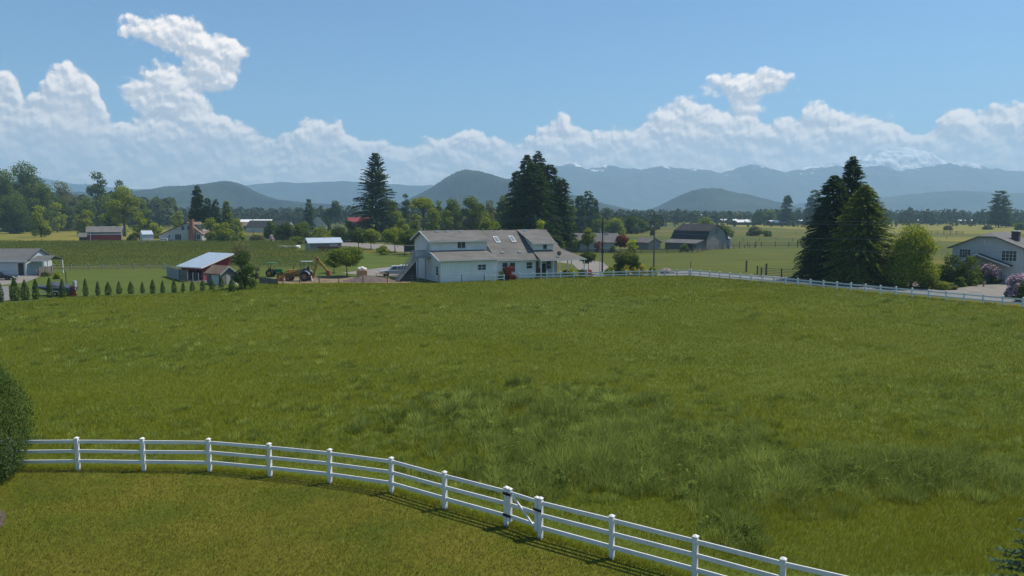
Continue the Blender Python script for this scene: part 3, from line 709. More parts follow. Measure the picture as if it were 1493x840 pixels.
# roof planes
mb = MB(); t_ = .14
mb.slab((-.6,3.2,6.28),(10.2,3.2,6.28),(10.2,7.7,7.87),(-.6,7.7,7.87), t_)
mb.slab((-.6,12.2,6.28),(10.2,12.2,6.28),(10.2,7.7,7.868),(-.6,7.7,7.868), t_)
mb.slab((-.4,-.5,3.47),(10.0,-.5,3.47),(10.0,3.79,4.76),(-.4,3.79,4.76), t_)
mb.slab((9.82,.25,3.18),(17.4,.25,3.18),(17.4,7.7,7.82),(9.82,7.7,7.82), t_)
mb.slab((17.4,2.75,4.74),(23.2,2.75,4.74),(23.2,7.7,7.82),(17.4,7.7,7.82), t_)
mb.slab((10.2,12.1,5.0),(23.2,12.1,5.0),(23.2,7.7,7.815),(10.2,7.7,7.815), t_)
mb.slab((17.4,-.75,3.02),(26.3,-.75,3.02),(23.1,2.76,4.78),(17.4,2.76,4.78), t_)
mb.slab((26.3,-.75,3.018),(26.3,9.5,3.018),(23.1,7.0,4.775),(23.1,2.76,4.775), t_)
mb.slab((17.2,1.75,5.66),(22.0,1.75,5.66),(22.0,7.7,7.88),(17.2,7.7,7.88), t_)
rf = mb.build('roof', 'shingle', H)
def slope(x, y): return Vector((x, y, 3.18 + (y - .25)*.6228 + .02))
for x, y in ((12.2, 5.1), (15.2, 5.2)):
    mb = MB(); a, b, c, d = slope(x-.4, y-.75), slope(x+.4, y-.75), slope(x+.4, y+.75), slope(x-.4, y+.75); k = Vector((0,0,.13))
    mb.slab(a+k, b+k, c+k, d+k, .15); s_ = mb.build('skylight', 'trim', rf)
    k = Vector((0,0,.145)); q = Vector((.08,.12,.075)); e = Vector((-.08,.12,.075))
    MB().slab(a+k+q, b+k+e, c+k-q, d+k-e, .01).build('pane', 'glass_sky', s_)
for x, y, z in ((2.2,7.0,7.68),(4.1,7.0,7.68),(6.4,7.0,7.68),(11.7,1.9,4.25),(14.9,1.9,4.25),(18.6,7.0,7.66)):
    MB().box(x-.28, x+.28, y-.22, y+.22, z-.1, z+.16).build('roof_vent', 'plastic_white', rf)
mb = MB(); mb.beam((-.45,-.52,3.36),(10.05,-.52,3.36),.12,.13); mb.beam((9.8,.2,3.06),(17.45,.2,3.06),.12,.13); mb.beam((17.4,-.8,2.92),(26.35,-.8,2.92),.12,.13)
mb.beam((-.65,3.16,6.17),(10.25,3.16,6.17),.1,.13); mb.beam((17.15,1.7,5.56),(22.05,1.7,5.56),.1,.12)
mb.beam((17.45,.2,3.06),(17.45,-.8,2.94),.1,.12)
mb.build('gutter', 'trim', H)
mb = MB(); mb.beam((-.62,3.2,6.2),(-.62,7.7,7.79),.06,.2); mb.beam((-.62,12.2,6.2),(-.62,7.7,7.79),.06,.2); mb.beam((-.42,-.5,3.38),(-.42,3.75,4.66),.06,.18)
mb.build('barge_board', 'trim', H)
MB().tube([(9.72,-.08,0),(9.72,-.08,3.3),(9.9,-.5,3.4)],.05).build('downpipe', 'trim', H); MB().cyl((17.2,.6,0),(17.2,.6,2.9),.05).build('downpipe', 'trim', H)
window(H, (5.2,3.8,5.62), 1.35, 1.05, 'F', mull=1)
window(H, (7.1,0,2.15), 1.35, .8, 'F', mull=1, rows=2)
window(H, (11.6,.8,1.9), .95, 1.5, 'F', mull=0, rows=2); window(H, (12.95,.8,1.9), .95, 1.5, 'F', mull=0, rows=2)
window(H, (16.1,.8,2.1), 1.05, 1.0, 'F', mull=0, rows=2)
window(H, (19.9,2.3,5.15), .75, .95, 'F', mull=0)
window(H, (18.6,2.9,2.0), .8, 1.1, 'F', mull=0); window(H, (21.0,2.9,1.9), .8, 1.3, 'F', mull=0, rows=2)
window(H, (0,1.15,1.75), 1.1, 1.3, 'L', mull=0, rows=3)
panel(H, 'door', (0,5.4,4.75), .95, 2.0, 'wall_blueside', 'L')
panel(H, 'door', (20.0,2.9,1.15), .9, 2.05, 'wall_dark', 'F')
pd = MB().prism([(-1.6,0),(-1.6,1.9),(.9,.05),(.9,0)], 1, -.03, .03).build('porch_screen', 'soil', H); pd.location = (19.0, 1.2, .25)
MB().box(17.4, 26, -.6, 2.85, -.05, .2).build('porch_floor', 'concrete', H)
for x, y in ((17.6,-.55),(19.9,-.55),(22.7,-.55),(26.0,-.55),(26.0,3.6),(26.0,7.6)):
    MB().box(x-.07, x+.07, y-.07, y+.07, 0, 2.98).build('porch_post', 'trim', H)
MB().ball((21.3,-.1,4.05), .42, .12, .42, 12).cyl((21.3,.1,3.6),(21.3,.0,4.0),.03).build('satellite_dish', 'post', rf)
# outside stair on the left gable
S = thing('outside_staircase', 'weathered white wooden staircase climbing to the upper door of the farmhouse', 'staircase', G(642, 412), R(27))
MB().box(-2.3, -.02, 3.9, 6.4, 3.6, 3.76).build('landing', 'board_grey', S)
mb = MB()
for y in (4.0, 5.15):
    mb.prism([(-2.3,3.76),(-2.3,3.36),(-5.5,-.02),(-5.5,.35)], 1, y-.04, y+.04)
mb.build('stringer', 'board_grey', S)
mb = MB()
for i in range(17):
    u_ = (i+.5)/17; mb.box(-5.5+3.2*u_-.14, -5.5+3.2*u_+.14, 4.05, 5.1, .15+3.5*u_-.02, .15+3.5*u_+.02)
mb.build('tread', 'board_grey', S)
mb = MB()
for y in (4.0, 5.15):
    mb.beam((-2.3,y,4.72),(-5.5,y,1.2),.06,.12)
    for i in range(15): u_ = i/14; mb.box(-5.5+3.2*u_-.025, -5.5+3.2*u_+.025, y-.02, y+.02, .3+3.4*u_, 1.2+3.45*u_)
for a_, b_ in (((-2.3,4.0),(-.05,4.0)),((-2.3,5.2),(-2.3,6.35)),((-2.3,6.35),(-.05,6.35))):
    mb.beam((*a_,4.72),(*b_,4.72),.07,.1); L_ = math.dist(a_, b_)
    for i in range(int(L_/.16)+1):
        u_ = i*.16/L_; x, y = a_[0]+(b_[0]-a_[0])*u_, a_[1]+(b_[1]-a_[1])*u_; mb.box(x-.02, x+.02, y-.02, y+.02, 3.76, 4.7)
mb.build('railing', 'board_grey', S)
for x, y in ((-2.2,4.0),(-2.2,6.3),(-.9,4.0)): MB().box(x-.08, x+.08, y-.08, y+.08, -.05, 3.6).build('post', 'board_grey', S)
MB().prism([(-2.3,3.2),(-5.1,0),(-2.3,0)], 1, 4.55, 4.6).build('infill_panel', 'wall_dark', S)
# ------------------------------------------------------------------ house at the right edge
o_ = G(1436, 411); HB = thing('grey_blue_house', 'grey-blue house with clipped gable and dark chimney at right edge', 'house', o_, R(-46))
Wd_ = 9.6
pr = [(-4.8,5.5),(-1.25,7.05),(1.25,7.05),(4.8,5.5)]
MB().prism([(-4.8,-.1)] + pr + [(4.8,-.1)], 1, 0, 11).build('wall', 'wall_greyblue', HB)
mb = MB()
mb.add([(-5.5,-.5,5.22),(-1.2,-.5,7.12),(0,1.6,7.7),(0,11.5,7.7),(-5.5,11.5,5.22), (-5.5,-.5,5.07),(-1.2,-.5,6.97),(0,1.6,7.5),(0,11.5,7.5),(-5.5,11.5,5.07)],
       [(0,1,2,3,4),(9,8,7,6,5),(0,5,6,1),(0,4,9,5),(4,3,8,9)])
mb.add([(5.5,-.5,5.22),(1.2,-.5,7.12),(0,1.6,7.7),(0,11.5,7.7),(5.5,11.5,5.22), (5.5,-.5,5.07),(1.2,-.5,6.97),(0,1.6,7.5),(0,11.5,7.5),(5.5,11.5,5.07)],
       [(4,3,2,1,0),(5,6,7,8,9),(1,6,5,0),(5,9,4,0),(9,8,3,4)])
mb.add([(-1.2,-.5,7.12),(1.2,-.5,7.12),(0,1.6,7.7),(-1.2,-.5,6.97),(1.2,-.5,6.97)], [(0,1,2),(0,3,4,1)])
rb = mb.build('roof', 'shingle_grey', HB)
mb = MB().box(2.2, 3.2, 4.2, 5.3, 5.8, 7.7).box(2.1, 3.3, 4.1, 5.4, 7.7, 7.82); mb.build('chimney', 'chimney_dark', rb)
MB().box(2.2, 3.2, 4.2, 5.3, 7.82, 7.95).build('chimney_cap', 'trim', rb)
window(HB, (-3.0,0,4.35), 1.5, 1.25, 'F', mull=3, rows=3); window(HB, (3.0,0,4.2), 1.9, 1.5, 'F', mull=3, rows=3)
window(HB, (.0,0,6.2), .7, .55, 'F', mull=0, pane='wall_greyblue'); window(HB, (-2.6,0,1.6), 1.6, 1.2, 'F', mull=1, rows=2)
window(HB, (4.8,3.2,1.8), 1.2, 1.2, 'R', mull=1, rows=2)
mb = MB(); mb.slab((-.9,-2.0,4.45),(-.9,-.02,4.45),(-3.4,-.02,3.1),(-3.4,-2.0,3.1), .12); mb.slab((-.9,-2.0,4.447),(-.9,-.02,4.447),(3.6,-.02,2.75),(3.6,-2.0,2.75), .12)
MB().beam((-2.9,-1.9,0),(-2.9,-1.9,3.2),.14,.14).build('porch_post', 'trim', HB)
mb.build('porch_roof', 'shingle_dark', HB)
MB().beam((-.9,-2.03,4.35),(3.6,-2.03,2.66),.05,.2).beam((-.9,-2.03,4.35),(-3.4,-2.03,3.0),.05,.2).build('barge_board', 'trim', HB)
GW = gable('garage_wing', 'pale garage wing projecting from the right-edge grey-blue house', 'garage', o_ + Vector((8.3, -6.0, 0)), R(-46), 6.4, 7.0, 3.1, 5.4, 'wall_cream', 'shingle_grey', trim='wall_dark', over=.5)
panel(GW, 'garage_door', (0,0,1.2), 4.6, 2.3, 'trim', 'F')
gable('annex', 'low grey-roofed outbuilding left of the grey-blue house', 'outbuilding', o_ + Vector((-4.5, 13, 0)), R(50), 5, 8.5, 2.3, 3.5, 'wall_greyblue', 'shingle_brown')
# ------------------------------------------------------------------ garage at the left edge
GL = thing('garage', 'pale blue-grey garage with open porch at left edge', 'garage', G(39, 402), R(4))
MB().prism([(0,-.1),(0,2.75),(4.1,4.35),(8.2,2.75),(8.2,-.1)], 0, -13, 0).build('wall', 'wall_blueside', GL)
mb = MB(); mb.slab((-13.5,-.5,2.62),(.35,-.5,2.62),(.35,4.1,4.5),(-13.5,4.1,4.5), .14); mb.slab((-13.5,8.7,2.62),(.35,8.7,2.62),(.35,4.1,4.498),(-13.5,4.1,4.498), .14)
mb.slab((.36,.4,2.6),(3.5,.4,2.6),(3.3,3.0,3.3),(.36,3.0,3.3), .12); mb.slab((.36,5.6,2.6),(3.5,5.6,2.6),(3.3,3.0,3.298),(.36,3.0,3.298), .12)
mb.build('roof', 'shingle_grey', GL)
mb = MB(); mb.beam((-13.5,-.53,2.5),(.38,-.53,2.5),.1,.2); mb.beam((.38,.36,2.5),(3.5,.36,2.5),.1,.16); mb.build('gutter', 'trim', GL)
panel(GL, 'garage_door', (-4.3,0,1.15), 5.2, 2.25, 'wall_blueside'); MB().box(-1.75,-.3,-.03,.01,.0,2.4).build('side_panel', 'wall_greyblue', GL)
panel(GL, 'door', (-.85,0,1.1), .9, 2.1, 'wall_dark', t=.07); panel(GL, 'corner_board', (-.1,0,1.3), .2, 2.6, 'trim', t=.06)
for x, y in ((2.5,.6),(3.3,.6),(3.3,5.3)): MB().box(x-.08, x+.08, y-.08, y+.08, -.02, 2.5).build('porch_post', 'trim', GL)
ch = thing('patio_chair', 'white plastic chair on the porch of the left garage', 'chair', GL.matrix_basis @ Vector((1.2,1.2,0)), R(20))
MB().box(-.28,.28,-.28,.25,.4,.46).build('seat', 'plastic_white', ch); MB().box(-.28,.28,.22,.28,.46,1.0).build('backrest', 'plastic_white', ch)
for x in (-.24,.24):
    for y in (-.24,.22): MB().box(x-.03,x+.03,y-.03,y+.03,0,.42).build('leg', 'plastic_white', ch)
tb = thing('porch_planter', 'reddish round planter tub beside the white porch chair', 'planter', GL.matrix_basis @ Vector((1.9,.3,0)))
MB().cyl((0,0,0),(0,0,.5),.28,.38,12).build('tub', 'brick', tb)
_c = np.random.default_rng(5).normal(0,.22,(260,3))*[1,1,.6]+[0,0,.7]
V_, F_ = leaf_verts(_c, np.full(260,.14), np.random.default_rng(6)); npmesh('flowers', V_, F_, 'pale_flower', tb, {'tint': np.random.default_rng(1).random(260)})
FP = thing('board_fence', 'grey solid board fence between the left garage and berry field', 'fence', G(57, 403))
e_ = G(76, 401) - G(57, 403)
mb = MB(); mb.beam((0,0,.8), e_ + Vector((0,0,.8)), .05, 1.5).build('panel', 'board', FP)
for k_ in (0, .5, 1): MB().box(-.07,.07,-.07,.07,-.02,1.65).build('post', 'board', FP).location = e_*k_
# ------------------------------------------------------------------ red shed with blue metal roof, pens around it
SH = thing('red_shed', 'open-fronted red shed under a pale blue metal roof', 'shed', G(296, 409), R(-32))
MB().prism([(0,-.1),(0,2.15),(5.2,3.8),(5.2,-.1)], 0, -.12, 0).build('wall', 'wall_red', SH)
MB().prism([(0,-.1),(0,2.15),(5.2,3.8),(5.2,-.1)], 0, -5.6, -5.48).build('wall', 'wall_red', SH)
MB().box(-5.48, -.12, 5.08, 5.2, -.1, 3.75).build('wall', 'wall_redx', SH)
MB().box(-5.48, -.12, 2.4, 2.5, -.05, 2.8).build('dark_interior', 'wall_dark', SH)  # dark sheet put in for the shade inside the open shed
MB().box(-5.6, 0, .0, .1, 1.55, 2.12).build('header', 'wall_redx', SH)
for x in (-5.5, -3.7, -1.9, -.2): MB().box(x-.07, x+.07, .0, .14, -.05, 1.55).build('post', 'board', SH)
MB().box(-5.4, -3.75, .02, .07, 0, .9).build('stable_door', 'board_grey', SH)
MB().slab((-6.1,-.6,2.12),(.5,-.6,2.12),(.5,5.6,4.1),(-6.1,5.6,4.1), .12).build('roof', 'metal_blue', SH)
MB().beam((.53,-.6,2.02),(.53,5.6,4.0),.05,.22).build('fascia', 'trim', SH); MB().beam((-6.1,-.63,2.03),(.5,-.63,2.03),.05,.16).build('fascia', 'trim', SH)
LT = gable('grey_lean_to', 'small weathered grey outhouse with brown roof before the red shed', 'shed', G(333, 415), R(58), 2.7, 3.2, 1.7, 2.7, 'board', 'shingle_brown', trim='board_grey', over=.3)
panel(LT, 'door', (0,0,.8), .7, 1.5, 'board_grey', 'F'); MB().box(-1.42,-1.37,.3,2.0,0,1.6).build('side_sheet', 'wall_blueside', LT)
def boards(name, label, a, b, h, m, cat='fence', gap=None):
    A, B = G(*a), G(*b); t = thing(name, label, cat, A); d = B - A; n_ = max(1, round(d.length/2.2))
    MB().beam((0,0,h*.5+.04), d + Vector((0,0,h*.5+.04)), .045, h-.05).build('panel', m, t)
    for i in range(n_ + 1): MB().box(-.06,.06,-.06,.06,-.05,h+.08).build('post', m, t).location = d*(i/n_)
    return t
boards('pen_fence', 'tall grey board fence left of the red shed', (244,403), (262,409), 1.75, 'board_grey')
boards('pen_fence', 'pale weathered board fence facing the young cypresses', (262,409), (273,411), 1.75, 'board')
def wirefence(name, label, pts, h, nper, pm='post', wires=4, wm='wire', th=.05, rail=None):
    Pp = [G(*p) for p in pts]; t = thing(name, label, 'fence', Pp[0]); o = Pp[0]; mb = MB(); k_ = None
    for A, B in zip(Pp[:-1], Pp[1:]):
        n_ = max(1, round((B-A).length/nper))
        for i in range(n_ + (B is Pp[-1])):
            p = A.lerp(B, i/n_) - o
            if k_ is None: q = k_ = MB().box(-th,th,-th,th,-.1,h).build('post', pm, t)
            else: q = k_.copy(); C.objects.link(q); q.parent = t
            q.location = p; q.rotation_euler = (random.uniform(-.03,.03), random.uniform(-.03,.03), 0)
        for j in range(wires):
            z = h*(j + .8)/(wires + .3); zz = Vector((0,0,z))
            if rail: mb.beam(A-o+zz, B-o+zz, .04, rail)
            else: mb.cyl(A-o+zz, B-o+zz, .012, n=4)
    mb.build('rail' if rail else 'wire', wm, t); return t
wirefence('wire_pen', 'mesh chicken pen of thin posts before the red shed', [(273,411),(298,412),(316,413)], 1.5, 1.0, 'board_grey', 6)
for i, (px, py, lb) in enumerate(((301,405,'white hen standing upright by the red shed wall'),(297,407,'small white hen pecking left of the pen corner'),(338,411,'white hen by the foot of the dark bush'),(345,419,'white hen nearest the pasture edge'))):
    hn = thing('hen', lb, 'hen', G(px, py), R(40*i), 'hens around the red shed')
    mb = MB(); mb.ball((0,0,.30),.22,.15,.16,10); mb.cyl((.14,0,.36),(.2,0,.55),.08,.05,8); mb.ball((.22,0,.58),.07,.06,.07,8); mb.cyl((-.16,0,.36),(-.32,0,.55),.09,.03,6)
    mb.build('body', 'feather', hn, smooth=True)
    MB().cyl((.27,0,.58),(.34,0,.56),.02,.004,5).cyl((.21,0,.63),(.21,0,.69),.02,.02,5).build('beak_and_comb', 'red_flower', hn)
    for y in (-.06,.06): MB().cyl((0,y,.18),(0,y,0),.014,n=5).build('leg', 'paint_yellow', hn)
# ------------------------------------------------------------------ vehicles
def wheel(parent, x, y, r, w, side, rim='rim', z=None, rr=.58):
    z = r if z is None else z
    mb = MB(); n = 20; pts = []
    prof = [(rr*r, -w/2), (.93*r, -w/2), (r, -w*.32), (r, w*.32), (.93*r, w/2), (rr*r, w/2)]
    rings = [[(x + q*math.cos(2*math.pi*i/n), y + s, z + q*math.sin(2*math.pi*i/n)) for i in range(n)] for q, s in prof]
    for a_, b_ in zip(rings, rings[1:] + rings[:1]): mb.loft(a_, b_, caps=False)
    wl = mb.build('wheel', 'rubber', parent)
    MB().cyl((x,y-w*.30,z),(x,y+w*.30,z), rr*r*1.01, n=16).cyl((x,y+side*w*.30,z),(x,y+side*w*.42,z), r*.18, n=8).build('rim', rim, wl); return wl
def car(name, label, loc, rot, Lc=4.6, Wc=1.8, Hc=1.45, paint='paint_silver', style='sedan', group=None, wr=.33, clr=.28):
    """side profile extruded and narrowed to the roof; nose at +x"""
    t = thing(name, label, {'pickup': 'pickup truck'}.get(style, 'car'), loc, rot, group)
    hL = Lc/2; bl = Hc*.60; hw = Wc/2
    body = [(-hL,clr),(-hL,bl*.95),(-hL+.15,bl),(hL-1.1 if style!='pickup' else hL-1.2,bl),(hL-.15,bl*.86),(hL,bl*.72),(hL,clr)]
    mb = MB(); mb.loft([(x,-hw*(.97),z) for x, z in body], [(x,-hw,z*.98 + .01) for x, z in body], caps=False)
    mb.v = []; mb.f = []; mb.m = []
    mb.prism(body, 1, -hw, hw); b = mb.build('body', paint, t, bevel=.06)
    cab = {'sedan': (-hL+.35,-hL+.95,hL-2.0,hL-1.2), 'suv': (-hL+.1,-hL+.35,hL-1.9,hL-1.15), 'pickup': (-hL+.08,-hL+.3,hL-2.15,hL-1.35)}[style]
    top = Hc
    lo = [(cab[0],-hw*.94,bl-.01),(cab[3],-hw*.94,bl-.01),(cab[3],hw*.94,bl-.01),(cab[0],hw*.94,bl-.01)]
    hi = [(cab[1],-hw*.78,top),(cab[2],-hw*.78,top),(cab[2],hw*.78,top),(cab[1],hw*.78,top)]
    MB().loft(lo, hi).build('cabin', paint, t, bevel=.05)
    def lerp3(a_, b_, u_): return tuple(a_[i]+(b_[i]-a_[i])*u_ for i in range(3))
    def pane(nm, A, B, Cc, Dd, off):
        o2 = Vector(off); MB().add([Vector(p)+o2 for p in (A,B,Cc,Dd)]+[Vector(p)+o2*.2 for p in (A,B,Cc,Dd)], [(0,1,2,3),(7,6,5,4),(0,4,5,1),(1,5,6,2),(2,6,7,3),(3,7,4,0)]).build(nm, 'glass', t)
    for s_ in (0, 1):
        i0, i1 = (0, 1) if s_ == 0 else (3, 2); sg = -1 if s_ == 0 else 1
        segs = ((.06,.34),(.37,.64),(.67,.93)) if style != 'sedan' else ((.08,.48),(.52,.92))
        for a_, b_ in segs:
            A = lerp3(lerp3(lo[i0],lo[i1],a_), lerp3(hi[i0],hi[i1],a_), .14); B = lerp3(lerp3(lo[i0],lo[i1],b_), lerp3(hi[i0],hi[i1],b_), .14)
            Cc = lerp3(lerp3(lo[i0],lo[i1],b_), lerp3(hi[i0],hi[i1],b_), .84); Dd = lerp3(lerp3(lo[i0],lo[i1],a_), lerp3(hi[i0],hi[i1],a_), .84)
            pane('side_window', A, B, Cc, Dd, (0, sg*.02, 0))
    for nm, i0, i1, sg in (('windscreen',1,2,1),('rear_window',0,3,-1)):
        A = lerp3(lerp3(lo[i0],lo[i1],.08), lerp3(hi[i0],hi[i1],.08), .1); B = lerp3(lerp3(lo[i0],lo[i1],.92), lerp3(hi[i0],hi[i1],.92), .1)
        Cc = lerp3(lerp3(lo[i0],lo[i1],.92), lerp3(hi[i0],hi[i1],.92), .88); Dd = lerp3(lerp3(lo[i0],lo[i1],.08), lerp3(hi[i0],hi[i1],.08), .88)
        pane(nm, A, B, Cc, Dd, (sg*.02, 0, 0))
    MB().box(hL-.02,hL+.09,-hw*.96,hw*.96,clr,clr+.18).build('front_bumper', 'rim', t); MB().box(-hL-.09,-hL+.02,-hw*.96,hw*.96,clr,clr+.18).build('rear_bumper', 'rim', t)
    for y in (-hw*.75, hw*.75):
        MB().box(hL-.03,hL+.02,y-.16,y+.16,bl*.52,bl*.70).build('headlight', 'trim', t); MB().box(-hL-.02,-hL+.03,y-.12,y+.12,bl*.6,bl*.85).build('tail_light', 'red_flower', t)
    for x in (-hL+Lc*.19, hL-Lc*.19):
        for s_ in (-1, 1):
            MB().cyl((x, s_*(hw+.005), wr),(x, s_*(hw-.16), wr), wr*1.2, n=16).build('wheel_arch', 'black', t); wheel(t, x, s_*(hw-.08), wr, .22, s_)
    return t
pk = car('pickup_truck', 'silver pickup truck with white bed canopy beside the staircase', G(577, 402.5), R(180+14), 5.4, 1.9, 1.8, 'paint_silver', 'pickup', wr=.38, clr=.42)
MB().loft([(-2.62,-.86,1.07),(-.75,-.86,1.07),(-.75,.86,1.07),(-2.62,.86,1.07)], [(-2.5,-.76,1.88),(-.8,-.76,1.88),(-.8,.76,1.88),(-2.5,.76,1.88)]).build('bed_canopy', 'paint_white', pk, bevel=.05)
car('parked_car', 'black low car parked before the left-edge garage', G(3, 408), R(2), 4.5, 1.8, 1.35, 'paint_black', 'sedan')
car('parked_car', 'pale silver car parked by the brick-chimney house', G(237, 353.2), R(185), 4.4, 1.8, 1.5, 'paint_white', 'suv')
car('parked_car', 'dark blue car parked close to the red brick chimney', G(262, 352.6), R(120), 4.4, 1.8, 1.4, 'paint_blue', 'sedan')
# covered boat on a trailer
BT = thing('covered_boat', 'motorboat under dark blue-grey cover on trailer behind cypresses', 'boat', G(83, 431), R(-6))
def bring(x, w_, zt, zb): return [(x,-w_,zt),(x,-w_*.85,zb+.25),(x,0,zb),(x,w_*.85,zb+.25),(x,w_,zt)]
secs = [bring(-2.7,.06,1.35,1.1), bring(-2.2,.5,1.25,.75), bring(-1.2,.95,1.2,.55), bring(.4,1.1,1.15,.5), bring(2.3,1.05,1.15,.52)]
mb = MB()
for a_, b_ in zip(secs[:-1], secs[1:]): mb.loft(a_, b_, caps=False)
mb.add(secs[-1], [(0,1,2,3,4)]); mb.build('hull', 'paint_blue', BT, smooth=False)
cov = [[(x,-w_*1.04,1.1),(x,-w_*.8,1.1+h_*.55),(x,0,1.1+h_),(x,w_*.8,1.1+h_*.55),(x,w_*1.04,1.1)] for x, w_, h_ in ((-2.75,.08,.2),(-2.0,.6,.22),(-1.0,.98,.3),(-.4,1.08,.72),(.1,1.1,.74),(1.2,1.1,.4),(2.35,1.05,.22))]
mb = MB()
for a_, b_ in zip(cov[:-1], cov[1:]): mb.loft(a_, b_, caps=False)
mb.add(cov[-1], [(0,1,2,3,4)]); mb.build('cover', 'tarp', BT)
MB().box(2.4,2.75,-.22,.22,1.1,1.95).prism([(2.5,.35),(2.7,.35),(2.62,1.2),(2.48,1.2)], 1, -.09, .09).build('outboard_motor', 'paint_silver', BT, bevel=.04)
mb = MB().beam((-3.5,0,.45),(2.3,0,.45),.1,.1)
for y in (-.7,.7): mb.beam((-1.6,y,.48),(2.3,y,.48),.08,.08)
mb.beam((.7,-1.1,.35),(.7,1.1,.35),.08,.08); mb.build('trailer_frame', 'rim', BT)
wheel(BT, .7, -1.2, .33, .2, -1); wheel(BT, .7, 1.2, .33, .2, 1)
MB().box(.25,1.15,-1.34,-1.06,.68,.72).box(.25,1.15,1.06,1.34,.68,.72).build('mudguard', 'plastic_white', BT)
bp_ = thing('bent_pole', 'dark bent metal pole leaning behind the covered boat', 'pole', G(97, 416)); MB().tube([(0,0,0),(0,0,1.9),(-.25,0,2.4),(-.65,0,2.7)], .07, 6).build('shaft', 'post', bp_)
# backhoe loader
BL = thing('backhoe_loader', 'old yellow backhoe loader with raised digging arm by the yard', 'backhoe', G(438, 409.5), R(176))
MB().box(-.4,1.9,-.38,.38,.95,1.75).prism([(1.9,.8),(1.9,1.65),(2.5,1.45),(2.5,.8)], 1, -.36, .36).build('bonnet', 'paint_yellow', BL, bevel=.05)
MB().beam((-2.0,0,.85),(2.4,0,.85),.5,.35).build('chassis', 'paint_orange', BL)
MB().box(-1.5,-.5,-.5,.5,1.0,1.75).box(-1.0,-.5,-.3,.3,1.75,2.0).build('operator_platform', 'paint_blue', BL)
MB().box(-1.25,-.8,-.28,.28,1.6,1.75).box(-1.3,-1.2,-.28,.28,1.75,2.25).build('seat', 'black', BL)
MB().box(-1.9,-.2,-.8,.8,3.05,3.14).build('canopy', 'tarp_pale', BL, bevel=.03)
for x in (-1.7,-.4):
    for y in (-.7,.7): MB().box(x-.04,x+.04,y-.04,y+.04,1.4,3.05).build('canopy_post', 'black', BL)
MB().cyl((1.0,.2,1.75),(1.0,.2,2.5),.05).build('exhaust', 'black', BL)
for s_ in (-1, 1):
    wheel(BL, -1.0, s_*.95, .75, .42, s_, 'rim_rust'); wheel(BL, 1.7, s_*.8, .45, .28, s_, 'rim_rust')
    n_ = 8; arc = [(-1.0+.95*math.cos(a_), .75+.95*math.sin(a_)) for a_ in np.linspace(.5, 2.7, n_)]
    mb = MB()
    for a_, b_ in zip(arc[:-1], arc[1:]): mb.slab((a_[0],s_*.72,a_[1]),(b_[0],s_*.72,b_[1]),(b_[0],s_*1.18,b_[1]),(a_[0],s_*1.18,a_[1]), .04)
    mb.build('mudguard', 'tarp_pale', BL)
    MB().tube([(.3,s_*.6,1.5),(2.2,s_*.6,1.25),(3.1,s_*.6,.45)], .11, 6).build('loader_arm', 'paint_yellow', BL)
MB().add([(3.0,-1.0,.1),(3.0,1.0,.1),(3.9,1.0,.12),(3.9,-1.0,.12),(3.05,-1.0,.85),(3.05,1.0,.85)], [(0,1,2,3),(0,4,5,1),(0,3,4),(1,2,5),(4,3,2,5)]).build('loader_bucket', 'paint_orange', BL)
MB().beam((-2.0,-.7,.7),(-2.0,.7,.7),.3,.6).build('swing_frame', 'paint_orange', BL)
MB().beam((-2.15,0,.8),(-2.9,0,3.5),.26,.42).build('boom', 'paint_yellow', BL); MB().cyl((-2.3,0,1.6),(-2.6,0,2.9),.08).build('hydraulic_ram', 'rim', BL)
MB().beam((-2.75,0,3.55),(-4.5,0,1.5),.2,.34).build('dipper_arm', 'paint_yellow', BL); MB().ball((-2.85,0,3.5),.3,.2,.3,10).build('elbow_joint', 'paint_orange', BL)
MB().prism([(-4.3,1.7),(-4.9,1.65),(-4.95,1.0),(-4.6,.75),(-4.25,1.0)], 1, -.35, .35).build('digging_bucket', 'paint_orange', BL)
for s_ in (-1, 1): MB().beam((-2.0,s_*.7,.8),(-2.5,s_*1.5,.08),.1,.14).box(-2.7,-2.3,s_*1.5-.2,s_*1.5+.2,0,.08).build('stabiliser', 'rim', BL)
TR = thing('small_tractor', 'small green tractor with green sunshade left of the backhoe', 'tractor', G(400, 403.5), R(-8))
MB().box(.2,1.5,-.28,.28,.75,1.35).build('bonnet', 'paint_green', TR, bevel=.08); MB().box(-.9,.4,-.2,.2,.5,.8).build('chassis', 'black', TR)
MB().box(-.75,-.3,-.25,.25,.95,1.1).box(-.8,-.72,-.25,.25,1.1,1.5).build('seat', 'black', TR); MB().cyl((.2,0,1.3),(.0,0,1.5),.03).cyl((0,0,1.48),(-.02,0,1.52),.2,n=12).build('steering_wheel', 'black', TR)
MB().box(-1.2,.4,-.7,.7,2.3,2.38).build('canopy', 'paint_green', TR, bevel=.03)
for y in (-.45,.45): MB().box(-.85,-.79,y-.03,y+.03,.8,2.3).build('canopy_post', 'black', TR)
for s_ in (-1, 1):
    wheel(TR, -.6, s_*.62, .62, .34, s_, 'paint_yellow'); wheel(TR, 1.1, s_*.55, .38, .22, s_, 'paint_yellow')
TL = thing('farm_trailer', 'low rusty red trailer behind the small metal-roofed shed', 'trailer', G(480, 367), R(3))
MB().box(-3,3,-1.1,1.1,.55,1.5).build('bed', 'soil', TL); MB().box(-3.05,3.05,-1.13,1.13,1.35,1.45).build('side_rail', 'wall_red', TL)
for x in (-1,0): wheel(TL, x, -.95, .38, .25, -1); wheel(TL, x, .95, .38, .25, 1)
PL = thing('pallet_stack', 'orange-brown wooden crate topped with wrapped white sacks', 'crate', G(528, 404), R(8))
MB().box(-.85,.85,-.7,.7,0,1.15).build('crate', 'pallet', PL, bevel=.03)
